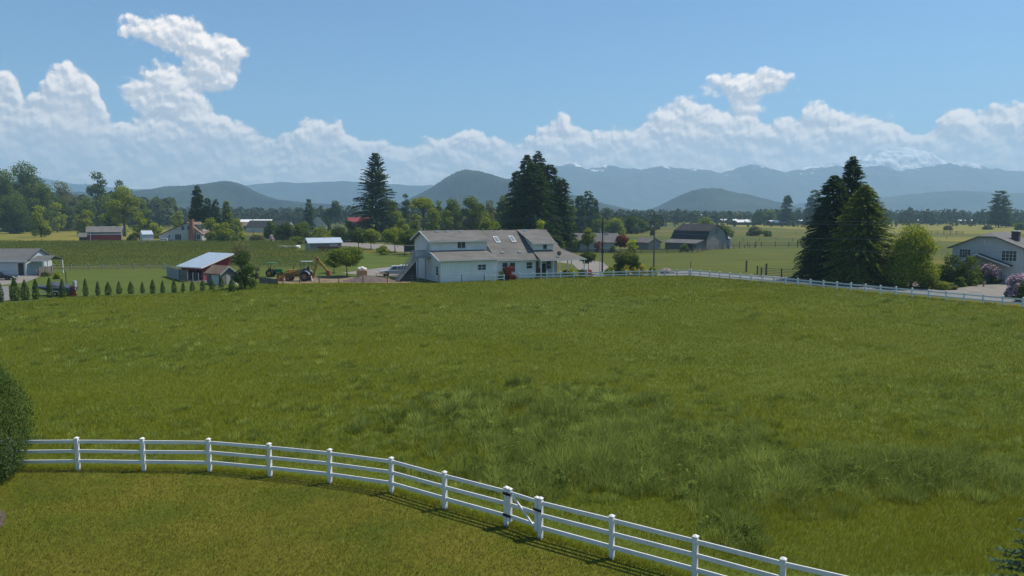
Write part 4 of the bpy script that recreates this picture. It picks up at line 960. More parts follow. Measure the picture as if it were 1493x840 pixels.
MB().ball((-.35,0,1.35),.5,.6,.35,10).ball((.35,.1,1.32),.5,.55,.3,10).ball((0,-.1,1.55),.4,.4,.25,10).build('sacks', 'plastic_white', PL)
pc = thing('picnic_bench', 'small timber trestle bench left of the pickup truck', 'bench', G(556, 405), R(5))
MB().box(-1.0,1.0,-.3,.3,.7,.76).build('top', 'pallet', pc)
for x in (-.8,.8): MB().beam((x,-.35,0),(x,.05,.72),.06,.08).beam((x,.35,0),(x,-.05,.72),.06,.08).build('leg', 'pallet', pc)
def mound(name, label, px, py, rx, ry, h, m, seed):
    r = np.random.default_rng(seed); n_ = 28; g_ = np.linspace(-1.2, 1.2, n_); XX, YY = np.meshgrid(g_, g_); rr = np.hypot(XX, YY)
    Z = np.clip(1 - rr, 0, 1)**.8*h*(.7 + .6*fbm(XX*3+seed*9, YY*3, .8, seed, 3)) - .03*(rr > .98)
    V = np.stack([XX*rx, YY*ry, Z], -1).reshape(-1, 3); i = np.arange(n_-1)[:, None]*n_ + np.arange(n_-1)[None, :]
    o = npmesh(name, V, np.stack([i, i+1, i+n_+1, i+n_], -1).reshape(-1, 4), m, smooth=True); o.location = G(px, py); return tag(o, label, 'mound')
mound('dirt_pile', 'low brown heap of earth below the crate at the pasture edge', 537, 410, 4.2, 2.2, .95, 'mulch', 3)
mound('dirt_pile', 'flat heap of dark earth under the spreading round tree', 492, 404.5, 2.2, 1.2, .35, 'soil', 5)
bb = thing('notice_shelter', 'dark boxy lean-to shelter by the gravel road left of farmhouse', 'shelter', G(597, 373.5), R(6))
MB().box(-1.3,1.3,-.9,.9,1.1,2.5).build('body', 'wall_dark', bb); MB().slab((-1.5,-1.1,2.6),(1.5,-1.1,2.6),(1.5,1.1,2.75),(-1.5,1.1,2.75),.08).build('roof', 'shingle_dark', bb)
for x in (-1.2,1.2):
    for y in (-.8,.8): MB().box(x-.07,x+.07,y-.07,y+.07,0,1.1).build('leg', 'post', bb)
# ------------------------------------------------------------------ small metal-roofed shed
SB = gable('metal_roof_shed', 'small grey shed with blue-grey metal roof at the berry field end', 'shed', G(448, 367), R(-62), 5.2, 9.0, 2.5, 3.7, 'wall_grey', 'metal_blue', trim='trim', over=.4)
panel(SB, 'door', (-1.3,0,1.15), 1.4, 2.2, 'metal_green', 'F'); window(SB, (1.2,0,1.6), .8, .9, 'F'); panel(SB, 'corner_board', (2.5,0,1.2), .3, 2.4, 'trim')
panel(SB, 'sliding_door', (2.6,6.8,1.2), 2.2, 2.1, 'wall_blueside', 'R')
gh = thing('cold_frame', 'low white cold frame lying among the berry rows', 'cold frame', G(421, 361.5), R(2)); MB().prism([(-.8,0),(-.8,.5),(.8,.75),(.8,0)], 0, -3.4, 3.4).build('box', 'metal_white', gh)
# ------------------------------------------------------------------ house with the brick chimney
BC = gable('chimney_house', 'cream house with big red brick chimney beyond the berry field', 'house', G(266, 353), R(-6), 15.5, 9, 2.6, 7.2, 'wall_cream', 'shingle_brown',
           prof=[(-9.6,2.3),(2.2,7.3),(7.6,3.2)], trim='wall_dark', over=.5)
mb = MB().box(3.1,5.3,-1.2,-.02,0,4.4).box(3.5,4.9,-1.1,-.02,4.4,8.3).box(3.4,5.0,-1.2,.08,8.3,8.5); mb.build('chimney', 'brick', BC)
window(BC, (.4,0,5.2), 1.2, 1.5, 'F', mull=0); window(BC, (2.6,0,5.2), .9, 1.5, 'F', mull=0); window(BC, (-1.6,0,1.9), 2.4, 2.1, 'F', mull=2)
window(BC, (6.4,0,1.9), 1.3, 1.8, 'F', mull=1); window(BC, (-5.0,0,2.2), .8, .7, 'F', mull=0)
DM = MB().box(3.4,7.0,2.2,5.0,4.0,6.4); DM.build('dormer', 'wall_cream', BC); MB().slab((3.0,1.8,6.45),(7.4,1.8,6.45),(7.4,5.4,6.75),(3.0,5.4,6.75),.12).build('dormer_roof', 'shingle_grey', BC)
cp = thing('arched_carport', 'low white arched garden pergola right of the brick-chimney house', 'pergola', G(297, 353), R(-4))
mb = MB()
for y in (0, 3):
    arc = [(-2.2*math.cos(a_), y, 1.6+1.4*math.sin(a_)) for a_ in np.linspace(0, math.pi, 9)]
    mb.tube([(-2.2,y,0)] + arc + [(2.2,y,0)], .12, 6)
mb.build('frame', 'trim', cp); MB().box(-2.1,2.1,2.9,3.1,0,1.9).build('hedge_panel', 'wall_dark', cp)
sh_ = gable('garden_shed', 'tiny pale blue garden shed between round bush and chimney house', 'shed', G(206.5, 353.5), R(-52), 4.6, 3.4, 2.9, 4.2, 'wall_blueside', 'metal_blue', over=.2)
RB = gable('long_red_barn', 'low barn with red wall and pale brown roof behind the berries', 'barn', G(130, 352.5), R(-66), 9, 11.0, 3.7, 5.6, 'wall_grey', 'shingle', over=.5, trim='board_grey')
MB().box(4.5,4.56,-.2,11.2,0,2.7).build('red_cladding', 'wall_red', RB); MB().box(4.5,4.6,-.2,11.2,2.72,3.0).build('trim_band', 'trim', RB); MB().box(4.48,4.66,.9,1.1,0,3.7).build('corner_post', 'trim', RB)
gable('field_shelter', 'low grey open shelter at the left of the red barn', 'shed', G(117, 351.5), R(-66), 6, 6, 1.6, 3.0, 'wall_dark', 'shingle_grey', over=.4)
# ------------------------------------------------------------------ grey gambrel barn
BG = thing('gambrel_barn', 'weathered grey gambrel barn with dark roof beyond the paddock', 'barn', G(1044.5, 363.8), R(36))
gp = [(-4.5,3.3),(-3.5,5.4),(0,7.3),(3.5,5.4),(4.5,3.3)]
MB().prism([(-4.5,-.1)] + gp + [(4.5,-.1)], 1, 0, 13).build('wall', 'barnwood', BG)
q = [(-5.2,2.9),(-3.65,5.5),(0,7.42),(3.65,5.5),(4.9,3.0)]; mb = MB()
for a_, b_ in zip(q[:-1], q[1:]): mb.prism([a_, b_, (b_[0], b_[1]-.13), (a_[0], a_[1]-.13)], 1, -.4, 13.4)
mb.build('roof', 'shingle_dark', BG)
MB().prism([(-4.5,-.1),(-4.5,2.85),(-8.4,1.9),(-8.4,-.1)], 1, .6, 12.6).build('lean_to', 'barnwood_y', BG)
MB().prism([(-4.52,3.1),(-9.0,1.95),(-9.0,1.83),(-4.52,2.97)], 1, .3, 13.1).build('lean_to_roof', 'shingle_grey', BG)
panel(BG, 'door', (2.0,0,1.1), 1.5, 2.2, 'board', 'F'); panel(BG, 'doorway', (-8.4,4.0,.95), 4.0, 1.7, 'wall_dark', 'L'); panel(BG, 'hay_door', (0,0,5.4), 1.3, 1.4, 'board', 'F')
SL = thing('feed_tank', 'short pale round tank standing right of the gambrel barn', 'tank', G(1061, 362)); MB().cyl((0,0,0),(0,0,3.0),1.0,n=16).cyl((0,0,3.0),(0,0,3.6),1.02,.2,16).build('drum', 'board_grey', SL)
SM = gable('field_shed', 'small grey-roofed shed standing left of the gambrel barn', 'shed', G(954, 364), R(28), 4.6, 6.4, 2.1, 3.3, 'barnwood', 'shingle', over=.4)
# ------------------------------------------------------------------ ranch house behind (grey hip roof with silver vents)
RH = gable('ranch_house', 'low ranch house with wide grey roof right of the tall firs', 'house', G(897, 366), R(82), 9, 19, 2.7, 4.9, 'wall_cream', 'shingle_grey', over=.6, trim='trim')
RW = gable('ranch_house_wing', 'low dark-roofed wing with round gable beside the clipped ball shrub', 'house', G(846, 365), R(80), 8, 9, 2.6, 4.1, 'wall_cream', 'shingle_grey', over=.6)
MB().prism([(0,4.0),(.6,4.5),(1.6,4.8),(2.6,4.5),(3.2,4.0)], 0, -4.5, -3.9).build('eyebrow_dormer', 'wall_dark', RW)
for x in (2.5, 6, 14, 16.5): MB().box(-.7,.1,x-.6,x+.6,4.9,5.1).build('skylight', 'plastic_white', RH)
window(RH, (-4.5,5,1.6), 1.8, 1.1, 'L'); window(RH, (-4.5,12,1.6), 2.2, 1.1, 'L')
# ------------------------------------------------------------------ scattered far buildings (name, label, px, base, rot, W, L, hw, hr, wall, roof)
for nm, lb, ct, px, py, ro, W_, L_, hw_, hr_, wm_, rm_ in [
 ('farm_house', 'brown-roofed house nearest the dark red shrub, left of tall fir', 'house', 425, 339, 75, 9, 26, 3, 6.5, 'wall_cream', 'shingle_dark'),
 ('farm_house', 'grey gabled house with white trim above the orchard trees', 'house', 462, 338, 10, 10, 13, 3.2, 8.2, 'wall_cream', 'shingle_dark'),
 ('white_roof_barn', 'long barn with bright white metal roof behind the brown one', 'barn', 352, 329, -84, 12, 26, 3, 5.2, 'wall_dark', 'metal_white'),
 ('brown_barn', 'long low brown-roofed barn in the left background', 'barn', 350, 335, -82, 12, 24, 2.6, 5.0, 'wall_dark', 'shingle_brown'),
 ('brown_barn', 'lower brown-roofed barn just right of the long brown one', 'barn', 385, 335, -84, 10, 14, 2.2, 3.8, 'wall_dark', 'shingle_brown'),
 ('far_shed', 'white-walled long shed far beyond the two brown barns', 'shed', 363, 322, -85, 12, 34, 4.0, 6.2, 'metal_white', 'metal_white'),
 ('far_shed', 'faint white shed right of the long far one', 'shed', 400, 323, -85, 12, 22, 3.2, 5.0, 'metal_white', 'metal_white'),
 ('red_white_house', 'distant red house with pale roof among left trees', 'house', 238, 326, -70, 9, 12, 5, 9.0, 'wall_red', 'metal_white'),
 ('red_barn', 'small red barn just left of the tall lone fir', 'barn', 508, 332, -78, 10, 15, 4.5, 7.5, 'wall_red', 'wall_red'),
 ('far_shed', 'thin white roofed shed above the small red barn', 'shed', 497, 323, -84, 10, 24, 2.5, 3.8, 'wall_dark', 'metal_white'),
 ('small_cabin', 'tiny pale cabin behind the right side of tall lone fir', 'cabin', 577, 325, -80, 8, 10, 2.5, 4.0, 'wall_cream', 'metal_white'),
 ('far_barn', 'tall grey barn with white roof above the gambrel barn', 'barn', 1021, 323, -64, 12, 17, 4.6, 9.5, 'wall_grey', 'metal_white'),
 ('white_roof_barn', 'long white-roofed shed right of the tall grey barn', 'barn', 1048, 325, -80, 14, 34, 2.8, 4.2, 'wall_dark', 'metal_white'),
 ('white_roof_barn', 'lower bright white roofed shed before the round trees', 'barn', 1068, 328, -76, 14, 26, 2.6, 4.6, 'wall_dark', 'metal_white'),
 ('white_roof_barn', 'bright white roofed shed left of the far pointed fir', 'barn', 1121, 329, -78, 12, 21, 2.6, 4.5, 'wall_dark', 'metal_white'),
 ('far_shed', 'small white roofed shed peeping left of the great conifers', 'shed', 1164, 327, -80, 10, 14, 2.6, 4.0, 'wall_dark', 'metal_white'),
 ('far_house', 'long pale house far away right of great conifers', 'house', 1318, 325, -84, 12, 30, 2.4, 3.8, 'wall_dark', 'metal_green'),
 ('far_house', 'far dark house with small white gable near centre right', 'house', 1350, 325, -80, 12, 22, 3.0, 5.6, 'wall_dark', 'shingle_dark'),
 ('far_shed', 'thin bright white far shed left of the lone cottonwood', 'shed', 1393, 325, -84, 12, 28, 2.2, 3.4, 'wall_dark', 'metal_white'),
 ('far_shed', 'faint white far shed at the right edge beyond the cottonwood', 'shed', 1482, 324, -84, 12, 20, 2.6, 3.8, 'wall_dark', 'metal_white')]:
    gable(nm, lb, ct, G(px, py), R(ro), W_, L_, hw_, hr_, wm_, rm_, over=.4, trim='trim' if ct == 'house' and px > 440 and px < 500 else None)
# ------------------------------------------------------------------ boundary fence of white two-rail vinyl along the road
def railfence(name, label, a, b, nb, h=1.15):
    A, B = (p if isinstance(p, Vector) else G(*p) for p in (a, b)); t = thing(name, label, 'fence', A); d = B - A; ang = math.atan2(d.y, d.x); k_ = None
    for i in range(nb + 1):
        if k_ is None: q_ = k_ = MB().box(-.085,.085,-.085,.085,-.05,h-.04).box(-.10,.10,-.10,.10,h-.04,h).loft([(-.07,-.07,h),(.07,-.07,h),(.07,.07,h),(-.07,.07,h)], [(-.01,-.01,h+.06),(.01,-.01,h+.06),(.01,.01,h+.06),(-.01,.01,h+.06)]).build('post', 'vinyl_old', t)
        else: q_ = k_.copy(); C.objects.link(q_); q_.parent = t
        q_.location = d*(i/nb); q_.rotation_euler = (0, 0, ang)
    for i in range(nb):
        for z in (.92, .45): MB().beam(d*(i/nb) + Vector((0,0,z + random.uniform(-.012,.012))), d*((i+1)/nb) + Vector((0,0,z + random.uniform(-.012,.012))), .045, .16).build('rail', 'vinyl_old', t)
    return t
railfence('road_fence', 'white two-rail fence from the farmhouse to the far pasture corner', (737,408.2), (1005,402.2), 14)
cr = G(1005,402.2)
railfence('road_fence', 'white two-rail fence along the grey road on the right', cr + Vector((.25,-.1,0)), (1700,468.5), 30)
wirefence('field_fence', 'dark wooden posts and wire between the yard and pasture', [(388,415),(437,413),(494,412.8),(600,412.5),(640,412.8),(706,411.5)], 1.25, 3.3, 'post', 3)
boards('yard_fence', 'low board fence at the corner of the dark bush', (379,413), (405,416), .9, 'board')
railfence('garden_fence', 'short white rail fence by the farmhouse downpipe', (708,411), (735,410), 2, 1.0)
mb = MB(); wc = thing('white_lattice_post', 'narrow white pointed post leaning on the farmhouse wall', 'post', G(716, 410.5)); mb.prism([(-.28,0),(.28,0),(.06,1.9),(-.06,1.9)], 1, -.05, .05).build('post', 'trim', wc)
wirefence('berry_fence', 'grey rail fence along the near edge of the berry field', [(78,394.5),(130,394.5),(150,394),(262,392.5)], 1.2, 3.0, 'board_grey', 2, 'board_grey', .06, .1)
wirefence('paddock_fence', 'dark rail fence right of the gambrel barn', [(1066,358.5),(1090,359.5),(1130,360),(1190,361)], 1.6, 4.0, 'post', 3, 'board', .08, .1)
wirefence('paddock_fence', 'long low dark fence in front of the ranch house garden', [(800,369),(880,370),(935,369.5),(1010,369),(1031,366)], 1.2, 4.0, 'post', 3, 'post', .07, .18)
wirefence('paddock_fence', 'dark rail fence running past the gambrel barn door', [(1035,365.5),(1062,364),(1100,361.5)], 1.3, 3.0, 'post', 3, 'board', .06, .08)
wirefence('meadow_fence', 'thin faint fence across the yellow field at right', [(1160,341),(1290,345),(1380,349)], 1.4, 9, 'post', 2)
wirefence('meadow_fence', 'brushy dark fence line beyond the right house', [(1340,341),(1404,342)], 1.8, 3, 'post', 4, 'post', .08, .1)
wirefence('meadow_fence', 'thin fence of grey posts beyond the gambrel barn', [(1060,352),(1180,353)], 1.6, 6, 'post', 3)
wirefence('round_pen', 'black metal corral panels left of the great conifers', [(1104,400),(1110,402.5),(1170,406)], 1.5, 4.5, 'post', 5, 'rail_metal', .09, .05)
for px, py, hh, lb in ((1088,396.5,2.1,'stout dark post alone in the paddock left of corral'),(1117,401,2.0,'thick dark gate post among the corral panels'),(1007,394.5,1.7,'thin dark post just beyond the white fence corner'),(1163,360.5,2.2,'stout grey post ending the barn paddock fence'),(1102,361,2.0,'stout post in the middle of barn paddock fence')):
    po = thing('fence_post', lb, 'post', G(px, py)); MB().cyl((0,0,-.1),(0,0,hh),.16 if hh > 1.8 else .07,n=8).build('shaft', 'post', po)
# ------------------------------------------------------------------ utility poles and their wires
def pole(label, px, py, top, m='pole', arm=True, r=.17, z=None):
    p = G(px, py); hh = z or Zat(top, p.y); t = thing('utility_pole', label, 'utility pole', p)
    MB().cyl((0,0,-.1),(0,0,hh),r,r*.68,10).build('shaft', m, t)
    if arm:
        mb = MB().box(-1.25,1.25,-.06,.06,hh-.75,hh-.6); mb.build('crossarm', m, t)
        for x in (-1.1,-.45,.45,1.1): MB().cyl((x,0,hh-.6),(x,0,hh-.38),.05,.035,6).build('insulator', 'plastic_white', t)
    return p, hh
pA, hA = pole('tall wooden pole with crossarm right of the yellow-flowered shrub', 953, 400, 308)
MB().ball((-.35,0,hA-2.6),.16,.16,.2,8).build('lamp_head', 'plastic_white', [o for o in C.objects if o.name == 'utility_pole'][0])
pB, hB = pole('dark bare pole standing right of the farmhouse', 878, 398, 318, 'pole_dark', False, .16)
pG, hG = pole('thin silver conduit pole beside the dark bare one', 874.5, 396, 333, 'rim', False, .06)
pC, hC = pole('distant pole with crossarm behind the berry field', 369.5, 346, 305, 'pole', True, .2)
pD, hD = pole('distant thin pole by the orchard trees near small shed', 432, 343, 327, 'pole', False, .16)
pE, hE = pole('distant pole right of the brick-chimney house', 313, 349, 313, 'pole', False, .18)
pF = G(1660, 440); hF = 11.5
thing_p, _ = pole('wooden pole at the road beyond the right side', 1660, 440, 0, 'pole', True, .17, z=11.5)
def wire(label, a, b, sag):
    t = thing('power_line', label, 'power line', a); n_ = 28; d = b - a; pts = [d*(i/n_) - Vector((0,0,sag*4*(i/n_)*(1-i/n_))) for i in range(n_+1)]
    MB().tube(pts, .018, 4).build('cable', 'wire', t)
V3 = Vector
for dx, lb in ((-1.1,'top left wire'),(1.1,'top right wire')):
    wire(f'{lb} from the tall wooden pole to the right edge', V3((pA.x+dx*.2, pA.y+dx, hA-.4)), V3((pF.x+dx*.2, pF.y+dx, hF-.4)), 1.6 + dx*.2)
    wire(f'{lb} from the tall wooden pole to distant left pole', V3((pA.x+dx*.6, pA.y, hA-.4)), V3((pC.x+dx*.6, pC.y, hC-.4)), 3.0 + dx*.35)
wire('middle cable from the tall wooden pole across the conifers', V3((pA.x, pA.y, 7.4)), V3((pF.x, pF.y, 8.2)), .9)
wire('lowest cable from the tall wooden pole across the conifers', V3((pA.x, pA.y, 6.0)), V3((pF.x, pF.y, 6.3)), 1.0)
wire('service cable from the dark bare pole to the tall pole', V3((pB.x, pB.y, hB-.2)), V3((pA.x, pA.y, 8.6)), .5)
bx = thing('garden_urn', 'small grey marker box on the lawn before the right house', 'box', G(1433, 414)); MB().box(-.3,.3,-.3,.3,0,.7).build('box', 'concrete', bx)
hy = thing('yellow_hydrant', 'small orange-yellow hydrant on the lawn left of the driveway', 'hydrant', G(1434, 418)); MB().cyl((0,0,0),(0,0,.6),.12,n=10).ball((0,0,.62),.13,.13,.12,10).cyl((-.2,0,.4),(.2,0,.4),.06,n=8).build('barrel', 'paint_yellow', hy)
# ------------------------------------------------------------------ trees and shrubs: every leaf or spray is a face of its own
def frame_tree(name, label, cat, loc, group=None): return thing(name, label, cat, loc, 0, group)
def crown_mesh(parent, Cn, S, rng, m, N=None, A=None, wide=.75, tint=None, name='crown'):
    V, Fc = leaf_verts(Cn, S, rng, N, A, wide)
    return npmesh(name, V, Fc, m, parent, {'tint': rng.random(len(Cn)) if tint is None else tint})
def trunk(parent, h, r, rng, m='bark', limbs=(), z0=0.0, name='trunk'):
    mb = MB(); n_ = 5; x = y = 0; pts = []; rs = []
    for i in range(n_ + 1):
        pts.append((x, y, z0 - .1 + (h + .1)*i/n_)); rs.append(r*(1 - .8*i/n_)*(1.35 if i == 0 else 1)); x += rng.normal(0, h*.008); y += rng.normal(0, h*.008)
    mb.tube(pts, rs, 7)
    for (a_, b_, r_) in limbs:
        mid = (np.array(a_)+np.array(b_))/2 + np.array([0,0,.12*np.linalg.norm(np.array(b_)-a_)])
        mb.tube([tuple(a_), tuple(mid), tuple(b_)], [r_, r_*.7, r_*.3], 5)
    return mb.build(name, m, parent, smooth=True)
def broad(label, loc, h, r, ls, m, rng, z0=None, nl=28, name='broadleaf_tree', cat='tree', squash=1.0, K=26, flat=.0, barkm='bark', lean=0, fill=.7, group=None, flower=None, parts=('trunk','crown')):
    t = frame_tree(name, label, cat, loc, group); z0 = h*.22 if z0 is None else z0
    hz_ = (h - z0)/2; zc = z0 + hz_
    d = unit(rng.normal(size=(nl, 3))); rad = rng.uniform(.25, 1, nl)**.5
    P_ = d*rad[:, None]*np.array([r*fill, r*fill, hz_*fill*1.05]) + np.array([lean, 0, zc])
    P_[0] = (0, 0, h - r*.33*squash)
    if z0 < .15*h:                                # shrubs and low-branched trees are leafy to the ground
        ns_ = nl//2; a_ = rng.uniform(0, 6.283, ns_); P_[-ns_:] = np.stack([np.cos(a_)*r*.52, np.sin(a_)*r*.52, rng.uniform(.12, .35, ns_)*h], 1)
    lr = r*rng.uniform(.17, .44, nl)*(.9 if nl > 12 else 1.15); lr[:3] = r*.45; lz = np.minimum(lr*.8*squash, hz_*.6)
    P_[:, 2] = np.clip(P_[:, 2], z0 + lz*.6, h - lz*.8)
    Cs, Ns, Ss, Ts = [], [], [], []
    for i in range(nl):
        n_ = int(np.clip(K*(lr[i]/ls)**2, 24, 2600)); q = unit(rng.normal(size=(n_, 3)))
        k_ = .62 + .42*rng.random(n_)**.7 + .15*rng.normal(size=n_)
        k_ *= 1 + .28*(fbm(q[:,0]*5 + 20 + i*7, q[:,1]*5 + q[:,2]*4 + 30, 1.0, i % 5, 2) - .5)*2
        Cs.append(P_[i] + q*k_[:, None]*np.array([lr[i], lr[i], lz[i]])); Ns.append(q*.7 + np.array([0,0,.35]) + rng.normal(size=(n_,3))*.65)
        Ss.append(ls*rng.uniform(.6, 1.4, n_)); Ts.append(np.clip(rng.normal(.15*rng.normal() + .5, .22, n_), 0, 1))
    Cn = np.concatenate(Cs); Nn = np.concatenate(Ns); S = np.concatenate(Ss); T_ = np.concatenate(Ts); ok = Cn[:, 2] > .05
    Cn, Nn, S, T_ = Cn[ok], Nn[ok], S[ok], T_[ok]
    crown_mesh(t, Cn, S, rng, m, Nn, tint=T_, name=parts[1])
    if 'trunk' in parts:
        lim = [((rng.normal(0,.05), rng.normal(0,.05), z0*rng.uniform(.75, 1.3) + .1), tuple(P_[i]*[.85,.85,.97]), max(.03, .012*h)) for i in range(min(nl, 12))]
        trunk(t, zc, max(.05, .022*h), rng, barkm, lim)
    if flower:
        fm, frac, fz = flower; k_ = rng.random(len(Cn)) < frac; q = Cn[k_] + unit(Nn[k_])*ls*.35; q = q[q[:,2] > fz*h]
        crown_mesh(t, q, np.full(len(q), ls*1.05), rng, fm, name='blossom')
    return t
def conifer(label, loc, h, r, ls, m, rng, z0=None, pw=.8, up=.25, droop=.35, dens=1.0, name='conifer_tree', group=None, tops=1, irregular=.25, wide=.42, barkm='bark', K=1.0):
    t = frame_tree(name, label, 'tree', loc, group); z0 = h*.06 if z0 is None else z0
    ax = [(0, 0, h, r)] + [(rng.normal(0, r*.3), rng.normal(0, r*.3), h*rng.uniform(.82, .96), r*.75) for _ in range(tops - 1)]
    Cs, Ns, As, Ss = [], [], [], []; tr = []
    for (cx, cy, hh, rr) in ax:
        nb = int(max(30, (hh - z0)/(ls*.62)*7*dens)); u_ = rng.random(nb)**1.15; z = z0 + (hh - z0)*u_
        L = rr*np.clip((1 - (z - z0)/(hh - z0)), .0, 1)**pw*rng.uniform(1 - irregular, 1 + irregular*.6, nb) + ls*.5
        L *= np.clip(.72 + (z - z0)/(hh*.12), .72, 1)
        az_ = rng.uniform(0, 2*math.pi, nb); upn = up*(.35 + 1.2*u_) ; ns = np.maximum(2, (L/(ls*.42)).astype(int))
        bi = np.repeat(np.arange(nb), ns); k_ = np.concatenate([np.arange(1, q+1)/q for q in ns]); k_ = .15 + .85*k_
        dx, dy = np.cos(az_)[bi], np.sin(az_)[bi]; tt = k_*L[bi]
        zz = z[bi] + tt*upn[bi] - droop*tt*tt/np.maximum(L[bi], .1)
        base = np.stack([cx + dx*tt, cy + dy*tt, zz], 1)
        if cx or cy: tr.append((cx, cy, hh))
        for sd in (-1, 1, 0):
            side = np.stack([-dy*sd, dx*sd, np.zeros(len(dx))], 1); out = np.stack([dx, dy, upn[bi] - 2*droop*k_], 1)
            A = out*(.9 if sd == 0 else .65) + side*.9 + rng.normal(size=out.shape)*.22 + np.array([0,0,-.12])
            ll = ls*rng.uniform(.7, 1.45, len(tt))*(1.25 - .35*k_)
            Cs.append(base + unit(A)*(ll*.4)[:, None] + rng.normal(size=base.shape)*ls*.10); As.append(A)
            Ns.append(np.array([0,0,1.0]) + rng.normal(size=A.shape)*.45); Ss.append(ll*1.15)
    Cn = np.concatenate(Cs); k_ = rng.random(len(Cn)) < K; Cn = Cn[k_]
    crown_mesh(t, Cn, np.concatenate(Ss)[k_], rng, m, np.concatenate(Ns)[k_], np.concatenate(As)[k_], wide, tint=np.clip(rng.normal(.45, .25, len(Cn)), 0, 1))
    mb = MB(); mb.tube([(0,0,-.1),(0,0,h*.5),(0,0,h*.97)], [h*.018+.05, h*.011+.03, .03], 7)
    for cx, cy, hh in set(tr): mb.tube([(0,0,h*.15),(cx,cy,h*.5),(cx,cy,hh*.96)], [h*.01, h*.008, .03], 6)
    mb.build('trunk', barkm, t, smooth=True); return t
def dense(label, loc, h, r, ls, m, rng, name='cypress', cat='shrub', group=None, prof=None, K=30, tilt=1.0, lumpy=.3):
    """close-leaved column or dome: profile radius against height"""
    t = frame_tree(name, label, cat, loc, group); n_ = int(np.clip(K*2*math.pi*r*h*.7/ls**2*.18, 90, 60000))
    u_ = rng.random(n_); pf = prof or [(0,.72),(.15,.95),(.35,1),(.6,.78),(.85,.38),(1,.05)]
    rr = np.interp(u_, [p[0] for p in pf], [p[1] for p in pf])*r; a_ = rng.uniform(0, 2*math.pi, n_)
    lump = 1 + lumpy*(fbm(a_*3 + 9, u_*h/r*2.2 + 4, 1.0, 3, 3) - .5)*2
    k_ = (1 - .35*rng.random(n_)**2)*lump + rng.normal(0, .055, n_)
    Cn = np.stack([np.cos(a_)*rr*k_, np.sin(a_)*rr*k_, u_*h*(1 + 0*u_) + rng.normal(0, ls*.2, n_)], 1); Cn[:, 2] = np.maximum(Cn[:, 2], .03)
    N = np.stack([np.cos(a_), np.sin(a_), .25 + u_*.4], 1) + rng.normal(size=(n_, 3))*.55
    A = np.stack([np.cos(a_)*.45, np.sin(a_)*.45, np.full(n_, tilt)], 1) + rng.normal(size=(n_, 3))*.35
    crown_mesh(t, Cn, ls*rng.uniform(.7, 1.4, n_), rng, m, N, A, .5, tint=np.clip(rng.normal(.45, .22, n_), 0, 1), name='foliage')
    MB().cyl((0,0,-.08),(0,0,h*.7), .05 + h*.012, .02, 7).build('trunk', 'bark', t); return t
def sh(px, base): return G(px, base)
def hgt(base, top): d = dist(base); return max(.3, Zat(top, d))
def leafsize(d, k=1.0): return k*.0019*d + .03
SEED = [100]
def put(kind, px, base, top, hw, m, label, name=None, **kw):
    SEED[0] += 1; rng = np.random.default_rng(sum(map(ord, label))); p = G(px, base); d = p.y; h = hgt(base, top); r = hw*d/F
    k = kw.pop('k', 1.0); ls = leafsize(d, k)
    if kind == 'C': return conifer(label, p, h, r, ls*1.35, m, rng, name=name or 'conifer_tree', **kw)
    if kind == 'B': return broad(label, p, h, r, ls, m, rng, name=name or 'broadleaf_tree', **kw)
    if kind == 'S': kw.setdefault('z0', .05*h); kw.setdefault('nl', 16); kw.setdefault('cat', 'shrub'); kw.setdefault('fill', .6); return broad(label, p, h, r, ls, m, rng, name=name or 'shrub', **kw)
    if kind == 'D': return dense(label, p, h, r, ls*.9, m, rng, name=name or 'clipped_shrub', **kw)
